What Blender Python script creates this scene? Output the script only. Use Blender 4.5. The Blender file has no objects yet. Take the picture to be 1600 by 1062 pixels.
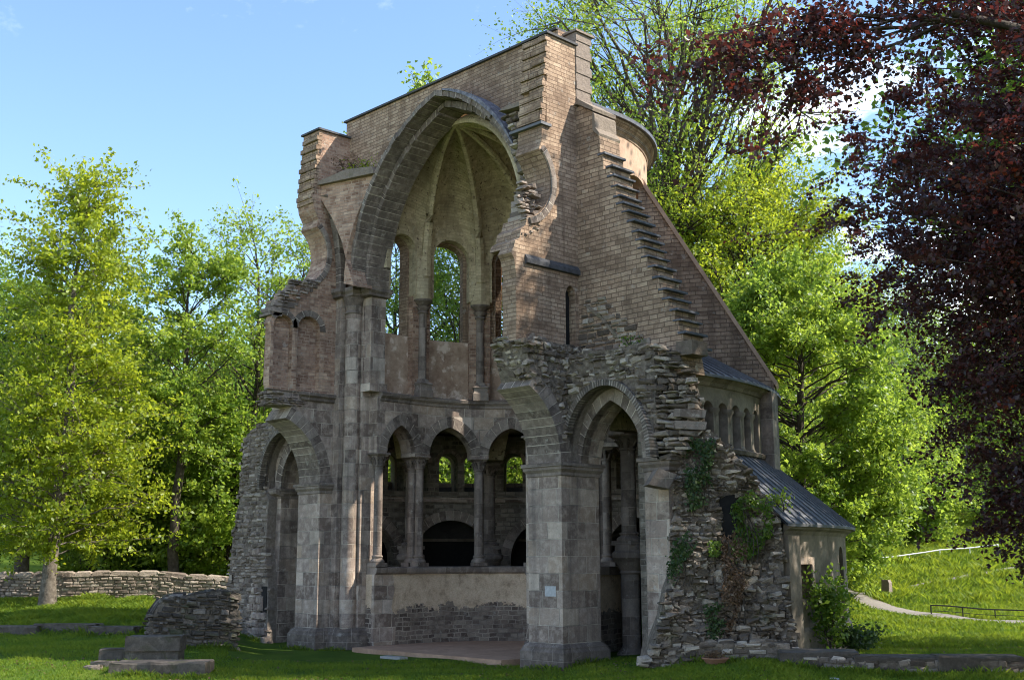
import bpy, bmesh, math, random
import numpy as np
from mathutils import Vector, Matrix
from mathutils.geometry import delaunay_2d_cdt
rnd = random.Random(7); nr = np.random.default_rng(7)
scn = bpy.context.scene; COL = scn.collection
PI = math.pi; R_ = math.radians
# ------------------------------------------------------------------ camera (calibrated once; building axes: X south, Y east, Z up)
F, PIT, YAW, ROL, CX_, CY_ = 1827.45029, 0.18737505457, 0.7972048576, -0.0034466, 21.15546435, -22.45080678
fh = np.array([-math.sin(YAW), math.cos(YAW), 0]); rh = np.array([math.cos(YAW), math.sin(YAW), 0]); zz = np.array([0, 0, 1.])
fw = fh*math.cos(PIT)+zz*math.sin(PIT); up = -fh*math.sin(PIT)+zz*math.cos(PIT)
r2 = rh*math.cos(ROL)+up*math.sin(ROL); u2 = up*math.cos(ROL)-rh*math.sin(ROL)
CAM = np.array([CX_, CY_, 2.5])
def ray(x, y):
    d = fw*F+r2*(x-800)-u2*(y-531); return d/np.linalg.norm(d)
def onp(x, y, ax, v):
    d = ray(x, y); return CAM+d*((v-CAM[ax])/d[ax])
def aW(l, Y): return [tuple(onp(x, y, 1, Y)[[0, 2]]) for x, y in l]      # outline read on a west-facing plane -> (X, Z)
def aS(l, X): return [tuple(onp(x, y, 0, X)[[1, 2]]) for x, y in l]      # outline read on a south-facing plane -> (Y, Z)
def gp(px, dep):                                                        # plan position from bearing and distance
    q = CAM+fh*dep+rh*((px-800)/1859.*dep); return float(q[0]), float(q[1])
def zat(y, dep): return 2.5+(877-y)/1859.*dep
# ------------------------------------------------------------------ objects
def tag(o, label=None, cat=None, group=None, kind=None):
    if label: o['label'] = label
    if cat: o['category'] = cat
    if group: o['group'] = group
    if kind: o['kind'] = kind
    return o
def empty(name, loc=(0, 0, 0)):
    o = bpy.data.objects.new(name, None); COL.objects.link(o); o.location = loc; o.empty_display_size = .3; return o
class MB:
    def __init__(s): s.v = []; s.f = []; s.uv = []; s.t = []; s.m = []
    def face(s, pts, uvs=None, t=0.5, m=0):
        k = len(s.v); s.v += [tuple(map(float, p)) for p in pts]; s.f.append(tuple(range(k, k+len(pts))))
        if uvs is None: uvs = boxuv(pts)
        s.uv += list(uvs); s.t.append(t); s.m.append(m)
    def build(s, name, mats, parent=None, smooth=False, loc=None):
        me = bpy.data.meshes.new(name); me.from_pydata(s.v, [], s.f); 
        if not isinstance(mats, (list, tuple)): mats = [mats]
        for m in mats: me.materials.append(m)
        ul = me.uv_layers.new(name='UVMap'); ul.data.foreach_set('uv', np.array(s.uv, np.float32).ravel())
        at = me.attributes.new('tint', 'FLOAT', 'FACE'); at.data.foreach_set('value', np.array(s.t, np.float32))
        me.polygons.foreach_set('material_index', np.array(s.m, np.int32))
        bm = bmesh.new(); bm.from_mesh(me); bmesh.ops.remove_doubles(bm, verts=bm.verts, dist=1e-4)
        bmesh.ops.recalc_face_normals(bm, faces=bm.faces); bm.to_mesh(me); bm.free()
        if smooth:
            me.polygons.foreach_set('use_smooth', [True]*len(me.polygons))
            try: me.set_sharp_from_angle(angle=R_(38))
            except Exception: pass
        o = bpy.data.objects.new(name, me); COL.objects.link(o)
        if parent is not None: o.parent = parent
        if loc: o.location = loc
        return o
def boxuv(pts):
    a = Vector(pts[0]); n = Vector((0, 0, 0))
    for i in range(1, len(pts)-1): n += (Vector(pts[i])-a).cross(Vector(pts[i+1])-a)
    n = (abs(n.x), abs(n.y), abs(n.z))
    if n[2] > 1.2*max(n[0], n[1]): return [(p[0], p[1]) for p in pts]
    if n[0] > n[1]: return [(p[1], p[2]) for p in pts]
    return [(p[0], p[2]) for p in pts]
# maps from (u, v, w) to the world; w grows toward the viewer side / outwards
def mapW(Y=0): return lambda u, v, w: (u, Y+w, v)
def mapS(X=0): return lambda u, v, w: (X-w, u, v)
AC = (-6.05, 3.25)
def mapC(r0): return lambda u, v, w: (AC[0]+(r0+w)*math.cos(u/r0), AC[1]+(r0+w)*math.sin(u/r0), v)
def refine(poly, mx):
    out = []
    for i, a in enumerate(poly):
        b = poly[(i+1) % len(poly)]; n = max(1, int(math.ceil(math.hypot(b[0]-a[0], b[1]-a[1])/mx)))
        for k in range(n): out.append((a[0]+(b[0]-a[0])*k/n, a[1]+(b[1]-a[1])*k/n))
    return out
def pip(p, poly):
    x, y = p; c = False; j = len(poly)-1
    for i in range(len(poly)):
        a, b = poly[i], poly[j]
        if (a[1] > y) != (b[1] > y) and x < (b[0]-a[0])*(y-a[1])/(b[1]-a[1])+a[0]: c = not c
        j = i
    return c
def slab(mb, poly, w0, w1, mp, holes=(), step=None, sides=True, back=True, m=0, ms=None, t=.5, uvo=(0, 0), rows=3):
    """A polygon with holes, extruded from depth w0 (front) to w1 (back) through the map mp."""
    if step:
        poly = refine(poly, step); holes = [refine(h, step) for h in holes]
    pts = [Vector(p) for p in poly]; edges = [(i, (i+1) % len(poly)) for i in range(len(poly))]
    for h in holes:
        k = len(pts); pts += [Vector(p) for p in h]; edges += [(k+i, k+(i+1) % len(h)) for i in range(len(h))]
    if step:
        xs = [p[0] for p in poly]; ys = [p[1] for p in poly]
        nx = int((max(xs)-min(xs))/step)+1
        for i in range(1, nx):
            x = min(xs)+(max(xs)-min(xs))*i/nx
            for j in range(0, rows):
                q = (x+(step*.2 if j % 2 else 0), min(ys)+(max(ys)-min(ys))*(j+.5)/rows)
                if pip(q, poly) and not any(pip(q, h) for h in holes): pts.append(Vector(q))
    v, e, f, *_ = delaunay_2d_cdt(pts, edges, [], 1, 1e-5)
    for tri in f:
        P = [v[i] for i in tri]; q = (sum(p.x for p in P)/len(P), sum(p.y for p in P)/len(P))
        if not pip(q, poly) or any(pip(q, h) for h in holes): continue
        for w in ((w0, w1) if back else (w0,)):
            mb.face([mp(p.x, p.y, w) for p in P], [(p.x+uvo[0], p.y+uvo[1]) for p in P], t, m)
    if sides:
        ms = m if ms is None else ms
        for loop in [poly]+list(holes):
            s = 0
            for i, a in enumerate(loop):
                b = loop[(i+1) % len(loop)]; L = math.hypot(b[0]-a[0], b[1]-a[1])
                vert = abs(b[1]-a[1]) > abs(b[0]-a[0])
                if vert: uv = [(w0, a[1]), (w0, b[1]), (w1, b[1]), (w1, a[1])]
                else: uv = [(w0, s), (w0, s+L), (w1, s+L), (w1, s)]
                mb.face([mp(*a, w0), mp(*b, w0), mp(*b, w1), mp(*a, w1)], uv, t, ms)
                s += L
def box(mb, x0, x1, y0, y1, z0, z1, t=.5, m=0):
    c = [(x0, y0, z0), (x1, y0, z0), (x1, y1, z0), (x0, y1, z0), (x0, y0, z1), (x1, y0, z1), (x1, y1, z1), (x0, y1, z1)]
    for q in ((0, 3, 2, 1), (4, 5, 6, 7), (0, 1, 5, 4), (1, 2, 6, 5), (2, 3, 7, 6), (3, 0, 4, 7)): mb.face([c[i] for i in q], None, t, m)
def prism(mb, plan, z0, z1, t=.5, m=0, cap=True):
    """vertical prism over a plan polygon"""
    s = 0
    for i, a in enumerate(plan):
        b = plan[(i+1) % len(plan)]; L = math.hypot(b[0]-a[0], b[1]-a[1])
        mb.face([(a[0], a[1], z0), (b[0], b[1], z0), (b[0], b[1], z1), (a[0], a[1], z1)], [(s, z0), (s+L, z0), (s+L, z1), (s, z1)], t, m); s += L
    if cap:
        mb.face([(p[0], p[1], z1) for p in plan], None, t, m); mb.face([(p[0], p[1], z0) for p in plan[::-1]], None, t, m)
def grow(plan, d):
    """offset a counter-clockwise plan polygon outwards by d"""
    out = []; n = len(plan)
    A = sum(plan[i][0]*plan[(i+1) % n][1]-plan[(i+1) % n][0]*plan[i][1] for i in range(n))
    sg = 1 if A > 0 else -1
    for i in range(n):
        p, a, b = Vector(plan[i]), Vector(plan[i-1]), Vector(plan[(i+1) % n])
        e1 = (p-a).normalized(); e2 = (b-p).normalized()
        n1 = Vector((e1.y, -e1.x))*sg; n2 = Vector((e2.y, -e2.x))*sg
        k = n1+n2; k = k/max(.3, k.dot(n1)) if k.length > 1e-6 else n1
        out.append((p.x+k.x*d, p.y+k.y*d))
    return out
def stack(mb, plan, prof, t=.5, m=0):
    """mouldings: a plan polygon grown by d at heights z, prof = [(d, z), ...] bottom to top"""
    rings = [[(p[0], p[1], z) for p in grow(plan, d)] for d, z in prof]
    n = len(plan)
    for a, b in zip(rings, rings[1:]):
        s = 0
        for i in range(n):
            j = (i+1) % n; L = math.hypot(plan[j][0]-plan[i][0], plan[j][1]-plan[i][1])
            mb.face([a[i], a[j], b[j], b[i]], [(s, a[i][2]), (s+L, a[i][2]), (s+L, b[i][2]), (s, b[i][2])], t, m); s += L
    mb.face(rings[-1], None, t, m); mb.face(rings[0][::-1], None, t, m)
def lathe(mb, c, prof, n=20, t=.5, m=0, a0=0, a1=2*PI):
    for k in range(n):
        p, q = a0+(a1-a0)*k/n, a0+(a1-a0)*(k+1)/n
        for (ra, za), (rb, zb) in zip(prof, prof[1:]):
            mb.face([(c[0]+ra*math.cos(p), c[1]+ra*math.sin(p), za), (c[0]+ra*math.cos(q), c[1]+ra*math.sin(q), za),
                     (c[0]+rb*math.cos(q), c[1]+rb*math.sin(q), zb), (c[0]+rb*math.cos(p), c[1]+rb*math.sin(p), zb)],
                    [(p*.3, za), (q*.3, za), (q*.3, zb), (p*.3, zb)], t, m)
def tube(mb, pts, rad, n=6, t=.5, m=0):
    pts = [Vector(p) for p in pts]; rings = []
    for i, p in enumerate(pts):
        d = (pts[min(i+1, len(pts)-1)]-pts[max(i-1, 0)]).normalized()
        a = d.cross(Vector((0, 0, 1)) if abs(d.z) < .9 else Vector((1, 0, 0))).normalized(); b = d.cross(a)
        rings.append([p+(a*math.cos(2*PI*k/n)+b*math.sin(2*PI*k/n))*rad[i] for k in range(n)])
    L = 0
    for i in range(len(pts)-1):
        l = (pts[i+1]-pts[i]).length
        for k in range(n):
            j = (k+1) % n
            mb.face([rings[i][k], rings[i][j], rings[i+1][j], rings[i+1][k]], [(k/n, L), ((k+1)/n, L), ((k+1)/n, L+l), (k/n, L+l)], t, m)
        L += l
    mb.face(rings[-1], [(0, 0)]*n, t, m)
def parch(a, h, x0, z0, n=14):
    """pointed arch, half span a, rise h, from left spring over the apex to right spring"""
    r = (a*a+h*h)/(2*a); th = math.asin(min(1, h/r)); L = []
    for k in range(n+1):
        q = th*k/n; L.append((x0-a+r-r*math.cos(q), z0+r*math.sin(q)))
    return L+[(2*x0-x, z) for x, z in L[-2::-1]]
def ring(mb, inner, outer, w0, w1, mp, t=.5, m=0, ends=True):
    """an arch ring as a strip between two curves with the same number of points; UV runs along the curve"""
    s = 0
    for i in range(len(inner)-1):
        a, b, c, d = inner[i], inner[i+1], outer[i+1], outer[i]
        l = math.hypot(b[0]-a[0], b[1]-a[1]); th = math.hypot(d[0]-a[0], d[1]-a[1])
        for w in (w0, w1): mb.face([mp(*a, w), mp(*b, w), mp(*c, w), mp(*d, w)], [(s, .02), (s+l, .02), (s+l, .02+th), (s, .02+th)], t, m)
        mb.face([mp(*a, w0), mp(*b, w0), mp(*b, w1), mp(*a, w1)], [(s, .02), (s+l, .02), (s+l, .02+abs(w1-w0)), (s, .02+abs(w1-w0))], t, m)
        mb.face([mp(*d, w0), mp(*c, w0), mp(*c, w1), mp(*d, w1)], [(s, .02), (s+l, .02), (s+l, .02+abs(w1-w0)), (s, .02+abs(w1-w0))], t, m)
        s += l
    if ends:
        for i in (0, -1): mb.face([mp(*inner[i], w0), mp(*outer[i], w0), mp(*outer[i], w1), mp(*inner[i], w1)], None, t, m)
def stone(mb, mp, u0, u1, v0, v1, w, pro, jit=.25, m=0, rot=0):
    """one rough stone: back, shoulder and inset front ring, corners jittered; pro = how far it stands out toward -w"""
    du, dv = u1-u0, v1-v0; g = .012; cu, cv = (u0+u1)/2, (v0+v1)/2; J = jit*min(du, dv)
    def rg(ins, d):
        out = []
        for su, sv in ((-1, -1), (1, -1), (1, 1), (-1, 1)):
            x = su*(du/2-g-ins*min(du, dv))+rnd.uniform(-J, J)*.55; y = sv*(dv/2-g-ins*min(du, dv)*.8)+rnd.uniform(-J, J)*.55
            if rot: x, y = x*math.cos(rot)-y*math.sin(rot), x*math.sin(rot)+y*math.cos(rot)
            out.append((cu+x, cv+y, w-d+rnd.uniform(-.25, .25)*pro*(.2+ins*2)))
        return out
    A, B, C = rg(0, -.12), rg(.05, pro*.5), rg(.24, pro)
    t = rnd.random()
    for P, Q in ((A, B), (B, C)):
        for i in range(4):
            j = (i+1) % 4; q = [P[i], P[j], Q[j], Q[i]]
            mb.face([mp(*x) for x in q], [(x[0], x[1]) for x in q], t, m)
    mb.face([mp(*x) for x in C], [(x[0], x[1]) for x in C], t, m)
def rubble(mb, poly, mp, w=0, hmin=.09, hmax=.2, lmin=.15, lmax=.5, pro=(.03, .12), jit=.25, skip=.03, m=0, holes=(), tilt=0, wf=None):
    ys = [p[1] for p in poly]; xs = [p[0] for p in poly]; v = min(ys)
    while v < max(ys):
        h = rnd.uniform(hmin, hmax); u = min(xs)-rnd.uniform(0, lmin)
        while u < max(xs):
            l = rnd.uniform(lmin, lmax)*(.6+.5*h/hmax); c = (u+l/2, v+h/2+rnd.uniform(-.02, .02))
            if pip(c, poly) and not any(pip(c, q) for q in holes) and rnd.random() > skip:
                ww = w+(wf(*c) if wf else 0)
                stone(mb, mp, u, u+l, v+rnd.uniform(-.015, .015), v+h*rnd.uniform(.9, 1.05), ww, rnd.uniform(*pro), jit, m, rnd.gauss(0, tilt))
            u += l
        v += h
# ------------------------------------------------------------------ materials
def nmat(name):
    m = bpy.data.materials.new(name); m.use_nodes = True; nt = m.node_tree; nt.nodes.clear()
    out = nt.nodes.new('ShaderNodeOutputMaterial'); b = nt.nodes.new('ShaderNodeBsdfPrincipled'); nt.links.new(b.outputs[0], out.inputs[0])
    b.inputs['Roughness'].default_value = .9; b.inputs['Specular IOR Level'].default_value = .25
    return m, nt, b, out
def N(nt, typ, ins=None, **kw):
    n = nt.nodes.new('ShaderNode'+typ)
    for k, v in kw.items(): setattr(n, k, v)
    for k, v in (ins or {}).items():
        if isinstance(v, bpy.types.NodeSocket): nt.links.new(v, n.inputs[k])
        else: n.inputs[k].default_value = v
    return n
def rgb(c): return (c[0], c[1], c[2], 1)
def ramp(nt, fac, stops, interp='LINEAR'):
    n = nt.nodes.new('ShaderNodeValToRGB'); cr = n.color_ramp; cr.interpolation = interp
    while len(cr.elements) < len(stops): cr.elements.new(.5)
    for e, (p, c) in zip(cr.elements, stops): e.position = p; e.color = rgb(c) if not isinstance(c, (int, float)) else (c, c, c, 1)
    nt.links.new(fac, n.inputs[0]); return n.outputs[0]
def mix(nt, fac, a, b, mode='MIX'):
    n = nt.nodes.new('ShaderNodeMix'); n.data_type = 'RGBA'; n.blend_type = mode
    for i, v in ((0, fac), (6, a), (7, b)):
        if isinstance(v, bpy.types.NodeSocket): nt.links.new(v, n.inputs[i])
        else: n.inputs[i].default_value = v if i == 0 else rgb(v)
    return n.outputs[2]
def math_(nt, op, a, b=0.0, clamp=False):
    n = nt.nodes.new('ShaderNodeMath'); n.operation = op; n.use_clamp = clamp
    for i, v in ((0, a), (1, b)):
        if isinstance(v, bpy.types.NodeSocket): nt.links.new(v, n.inputs[i])
        else: n.inputs[i].default_value = v
    return n.outputs[0]
def noise(nt, vec, sc, det=5, ro=.6, out='Fac'):
    n = N(nt, 'TexNoise', {'Scale': sc, 'Detail': det, 'Roughness': ro})
    if vec is not None: nt.links.new(vec, n.inputs['Vector'])
    return n.outputs[out]
def bump(nt, b, h, s=.6, d=.03):
    n = N(nt, 'Bump', {'Strength': s, 'Distance': d, 'Height': h}); nt.links.new(n.outputs[0], b.inputs['Normal'])
def masonry(name, bw, bh, stops, mortar, mcol_amt=.8, stain=.5, msz=.012, dark=(.03, .025, .02), bd=.03, offs=.5, warp=.02, pits=0, patch=None, rowj=0):
    m, nt, b, out = nmat(name)
    uv = N(nt, 'UVMap').outputs[0]; ob = N(nt, 'TexCoord').outputs['Object']
    wn = noise(nt, ob, 2.2, 3, .6, 'Color')
    v = N(nt, 'VectorMath', {0: N(nt, 'VectorMath', {0: wn, 1: (.5, .5, .5)}, operation='SUBTRACT').outputs[0], 1: (warp, warp, 0)}, operation='MULTIPLY').outputs[0]
    uw = N(nt, 'VectorMath', {0: uv, 1: v}, operation='ADD').outputs[0]
    br = N(nt, 'TexBrick', {'Vector': uw, 'Scale': 1, 'Mortar Size': msz, 'Mortar Smooth': .25, 'Brick Width': bw, 'Row Height': bh, 'Color1': (0, 0, 0, 1), 'Color2': (1, 1, 1, 1), 'Mortar': (.5, .5, .5, 1)}, offset=offs, squash=.72, squash_frequency=3)
    cellv = br.outputs['Color']; mf = br.outputs['Fac']
    col = ramp(nt, cellv, stops)
    fine = noise(nt, ob, 26, 6, .7); big = noise(nt, ob, .55, 6, .62); mid = noise(nt, ob, 4.5, 5, .65)
    col = mix(nt, .45, col, ramp(nt, fine, [(.28, .35), (.72, 1.05)]), 'MULTIPLY')
    col = mix(nt, ramp(nt, mid, [(.45, 0), (.75, .5)]), col, [min(1, s*1.35) for s in stops[-1][1]])
    mm = mix(nt, ramp(nt, noise(nt, ob, 1.3, 4), [(.35, .25), (.65, 1)]), dark, mortar)
    col = mix(nt, math_(nt, 'MULTIPLY', mf, mcol_amt), col, mm)
    if patch:      # lost facing: patches of another colour with their own outline
        pc, th, sc = patch
        pm = ramp(nt, noise(nt, ob, sc, 8, .7), [(th, 0), (th+.02, 1)])
        col = mix(nt, pm, col, mix(nt, .5, pc, ramp(nt, fine, [(.3, .4), (.7, 1.1)]), 'MULTIPLY'))
    col = mix(nt, math_(nt, 'MULTIPLY', ramp(nt, big, [(.47, 0), (.68, 1)]), stain), col, dark)
    st = noise(nt, N(nt, 'Mapping', {'Vector': ob, 'Scale': (2.6, 2.6, .16)}).outputs[0], 1.0, 5, .65)      # rain streaks and soot
    col = mix(nt, ramp(nt, st, [(.50, 0), (.72, min(.75, stain*1.1))]), col, dark)
    col = mix(nt, ramp(nt, noise(nt, ob, 3.4, 7, .7), [(.60, 0), (.68, .5)]), col, (.46, .42, .35))              # lichen and lime bloom
    nt.links.new(col, b.inputs['Base Color'])
    h = math_(nt, 'ADD', math_(nt, 'MULTIPLY', math_(nt, 'SUBTRACT', 1.0, mf), 1.0), math_(nt, 'MULTIPLY', fine, .55))
    h = math_(nt, 'ADD', h, math_(nt, 'MULTIPLY', cellv, .35)); h = math_(nt, 'ADD', h, math_(nt, 'MULTIPLY', mid, .5))
    if pits: h = math_(nt, 'SUBTRACT', h, math_(nt, 'MULTIPLY', ramp(nt, noise(nt, ob, 9, 2), [(.62, 0), (.66, 1)]), pits))
    bump(nt, b, h, 1.0, bd)
    return m
def simple(name, stops, sc=6, rough=.9, bs=.5, bd=.02, tint=0, det=6, spec=.25, sc2=None):
    m, nt, b, out = nmat(name); ob = N(nt, 'TexCoord').outputs['Object']
    n1 = noise(nt, ob, sc, det, .65)
    f = n1
    if tint:
        a = N(nt, 'Attribute', attribute_name='tint').outputs['Fac']
        f = math_(nt, 'ADD', math_(nt, 'MULTIPLY', a, tint), math_(nt, 'MULTIPLY', n1, 1-tint))
    col = ramp(nt, f, stops)
    fine = noise(nt, ob, sc*5, 5, .7)
    col = mix(nt, .5, col, ramp(nt, fine, [(.3, .45), (.7, 1)]), 'MULTIPLY')
    if sc2: col = mix(nt, ramp(nt, noise(nt, ob, sc2[0], 6), [(sc2[2], 0), (sc2[2]+.1, sc2[3])]), col, sc2[1])
    nt.links.new(col, b.inputs['Base Color']); b.inputs['Roughness'].default_value = rough; b.inputs['Specular IOR Level'].default_value = spec
    bump(nt, b, math_(nt, 'ADD', n1, math_(nt, 'MULTIPLY', fine, .5)), bs, bd)
    return m
def leafmat(name, stops, tstops, trans=.45, rough=.45, spec=.35):
    m, nt, b, out = nmat(name); a = N(nt, 'Attribute', attribute_name='tint').outputs['Fac']
    nt.links.new(ramp(nt, a, stops), b.inputs['Base Color']); b.inputs['Roughness'].default_value = rough; b.inputs['Specular IOR Level'].default_value = spec
    t = N(nt, 'BsdfTranslucent', {'Color': ramp(nt, a, tstops)})
    mx = N(nt, 'MixShader', {0: trans, 1: b.outputs[0], 2: t.outputs[0]}); nt.links.new(mx.outputs[0], out.inputs[0])
    return m
M = {}
M['ashlar'] = masonry('ashlar_stone', .72, .44, [(0, (.17, .12, .09)), (.25, (.30, .22, .17)), (.55, (.42, .318, .25)), (.8, (.44, .32, .225)), (1, (.66, .54, .43))], (.74, .62, .48), .9, .5, .012, (.06, .05, .046), .03, .45, .02, pits=.6)
M['darkashlar'] = masonry('moulded_stone', .8, .5, [(0, (.135, .102, .08)), (.5, (.225, .175, .138)), (1, (.35, .28, .225))], (.6, .5, .39), .45, .4, .009, (.05, .043, .04), .02, .4, .015, pits=.4)
M['vous'] = masonry('arch_voussoirs', .34, 3, [(0, (.135, .102, .08)), (.5, (.24, .185, .145)), (1, (.44, .36, .29))], (.74, .62, .48), .95, .3, .012, (.05, .043, .038), .03, 0, .01, pits=.4)
M['roughvous'] = masonry('rough_voussoirs', .11, 3, [(0, (.14, .11, .09)), (.5, (.27, .215, .17)), (1, (.44, .37, .30))], (.16, .13, .10), .9, .3, .02, (.05, .043, .038), .05, 0, .02)
M['brick'] = masonry('tuff_brick', .34, .115, [(0, (.27, .175, .112)), (.3, (.39, .262, .17)), (.7, (.45, .31, .204)), (1, (.53, .38, .255))], (.22, .148, .098), .8, .75, .011, (.13, .08, .05), .022, .5, .03, pits=.5)
M['bigbrick'] = masonry('tuff_block', .36, .132, [(0, (.25, .165, .108)), (.3, (.38, .257, .168)), (.7, (.44, .304, .202)), (1, (.53, .38, .255))], (.17, .115, .08), .85, .6, .012, (.12, .078, .052), .03, .5, .035, pits=.6)
M['smallbrick'] = masonry('red_brick', .30, .105, [(0, (.24, .135, .088)), (.4, (.38, .225, .148)), (.75, (.48, .305, .205)), (1, (.60, .42, .29))], (.62, .48, .36), .75, .5, .010, (.10, .06, .045), .02, .5, .02, pits=.4)
M['vault'] = masonry('vault_plaster', .32, .12, [(0, (.44, .35, .215)), (.5, (.57, .46, .29)), (1, (.66, .54, .35))], (.45, .36, .22), .5, .45, .008, (.17, .13, .085), .008, .5, .02, patch=((.15, .10, .07), .60, 7))
M['plaster'] = simple('old_plaster', [(.3, (.30, .19, .125)), (.5, (.46, .315, .215)), (.68, (.62, .46, .34))], 1.8, .95, .7, .03, sc2=(2.6, (.72, .58, .45), .54, .85))
M['stone'] = simple('rubble_stone', [(.08, (.055, .042, .032)), (.35, (.18, .138, .102)), (.6, (.34, .27, .205)), (.8, (.62, .52, .41))], 7, .92, 1, .05, tint=.6, sc2=(1.6, (.10, .105, .04), .57, .55))
M['darkstone'] = simple('dark_rubble_stone', [(.1, (.04, .033, .027)), (.35, (.10, .08, .062)), (.6, (.18, .145, .112)), (.85, (.34, .285, .23))], 7, .92, 1, .05, tint=.55, sc2=(1.5, (.07, .08, .03), .55, .6))
M['warmstone'] = simple('warm_rubble_stone', [(.1, (.10, .077, .06)), (.35, (.22, .17, .133)), (.62, (.36, .285, .225)), (.85, (.54, .45, .36))], 7, .92, 1, .05, tint=.6)
M['core'] = simple('mortar_core', [(.3, (.09, .07, .053)), (.5, (.20, .16, .12)), (.75, (.38, .31, .24))], 7, .95, 1, .05)
M['lightcore'] = simple('pale_mortar_core', [(.3, (.17, .135, .105)), (.6, (.29, .235, .185)), (.8, (.42, .35, .285))], 9, .95, 1, .05)
M['slate'] = simple('slate_slab', [(.3, (.055, .057, .065)), (.6, (.12, .12, .135)), (.8, (.23, .225, .24))], 5, .6, .5, .01, spec=.4)
M['lead'] = simple('lead_roof', [(.3, (.11, .108, .112)), (.55, (.17, .166, .17)), (.8, (.28, .27, .27))], 3, .7, .3, .006, tint=.3, spec=.3)
M['coping'] = simple('dark_coping', [(.3, (.05, .047, .047)), (.7, (.12, .115, .115))], 5, .8, .4, .01)
M['render'] = simple('render_plaster', [(.3, (.22, .175, .13)), (.55, (.31, .255, .195)), (.8, (.42, .35, .28))], 1.6, .95, .35, .015, sc2=(1.1, (.13, .105, .08), .52, .75))  # base colour lowered for the walls' shade as well as dirt
M['pinkrender'] = simple('pink_render', [(.3, (.46, .30, .20)), (.6, (.55, .37, .255)), (.8, (.62, .44, .32))], 1.2, .95, .25, .01, sc2=(1.3, (.28, .18, .12), .62, .6))
M['roughslate'] = simple('rough_slate', [(.3, (.10, .095, .11)), (.5, (.22, .21, .235)), (.72, (.42, .40, .42))], 7, .8, 1, .05)
M['dark'] = simple('painted_void_shade', [(.3, (.015, .013, .012)), (.8, (.03, .027, .024))], 3)  # near-black colour standing for the shade inside openings
M['floor'] = simple('clay_floor', [(.3, (.40, .235, .145)), (.7, (.56, .35, .225))], 1.5, .95, .2, .005)
M['wood'] = simple('weathered_board', [(.3, (.35, .31, .26)), (.7, (.52, .47, .41))], 5, .8, .3, .004)
M['plaque'] = simple('pale_plaque', [(.3, (.42, .41, .39)), (.7, (.58, .57, .55))], 12, .7, .2, .003)
M['terra'] = simple('terracotta', [(.3, (.30, .15, .09)), (.7, (.42, .23, .15))], 14, .85, .2, .003)
M['soil'] = simple('soil', [(.3, (.03, .022, .015)), (.7, (.07, .05, .035))], 20, 1, 1, .02)
M['iron'] = simple('dark_iron', [(.3, (.02, .02, .02)), (.7, (.05, .045, .04))], 20, .6, .2, .003)
M['bark'] = simple('bark_brown', [(.25, (.035, .027, .02)), (.5, (.085, .067, .05)), (.75, (.16, .13, .10))], 6, .95, 1, .04)
M['barkpale'] = simple('bark_pale', [(.25, (.07, .055, .042)), (.5, (.16, .13, .10)), (.75, (.30, .255, .21))], 6, .95, 1, .03)
M['gravel'] = simple('gravel_path', [(.3, (.20, .175, .145)), (.7, (.32, .285, .24))], 9, .95, .5, .01)
M['whiterail'] = simple('pale_rail', [(.3, (.6, .58, .53)), (.7, (.72, .70, .66))], 9, .7, .1, .003)
M['whitestone'] = simple('white_stone', [(.3, (.5, .48, .45)), (.7, (.7, .68, .65))], 12, .8, .4, .01)
# ground: grass with earth showing in patches
def groundmat():
    m, nt, b, out = nmat('lawn'); ob = N(nt, 'TexCoord').outputs['Object']
    n1 = noise(nt, ob, .35, 6); n2 = noise(nt, ob, 11, 6, .75)
    c = ramp(nt, n1, [(.35, (.05, .095, .012)), (.5, (.085, .14, .016)), (.68, (.14, .18, .024))])
    c = mix(nt, .6, c, ramp(nt, n2, [(.3, .35), (.7, 1.15)]), 'MULTIPLY')
    c = mix(nt, ramp(nt, noise(nt, ob, .8, 6, .7), [(.60, 0), (.70, .7)]), c, (.12, .09, .05))
    nt.links.new(c, b.inputs['Base Color']); b.inputs['Roughness'].default_value = 1; b.inputs['Specular IOR Level'].default_value = .1
    bump(nt, b, n2, .8, .06); return m
M['lawn'] = groundmat()
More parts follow.
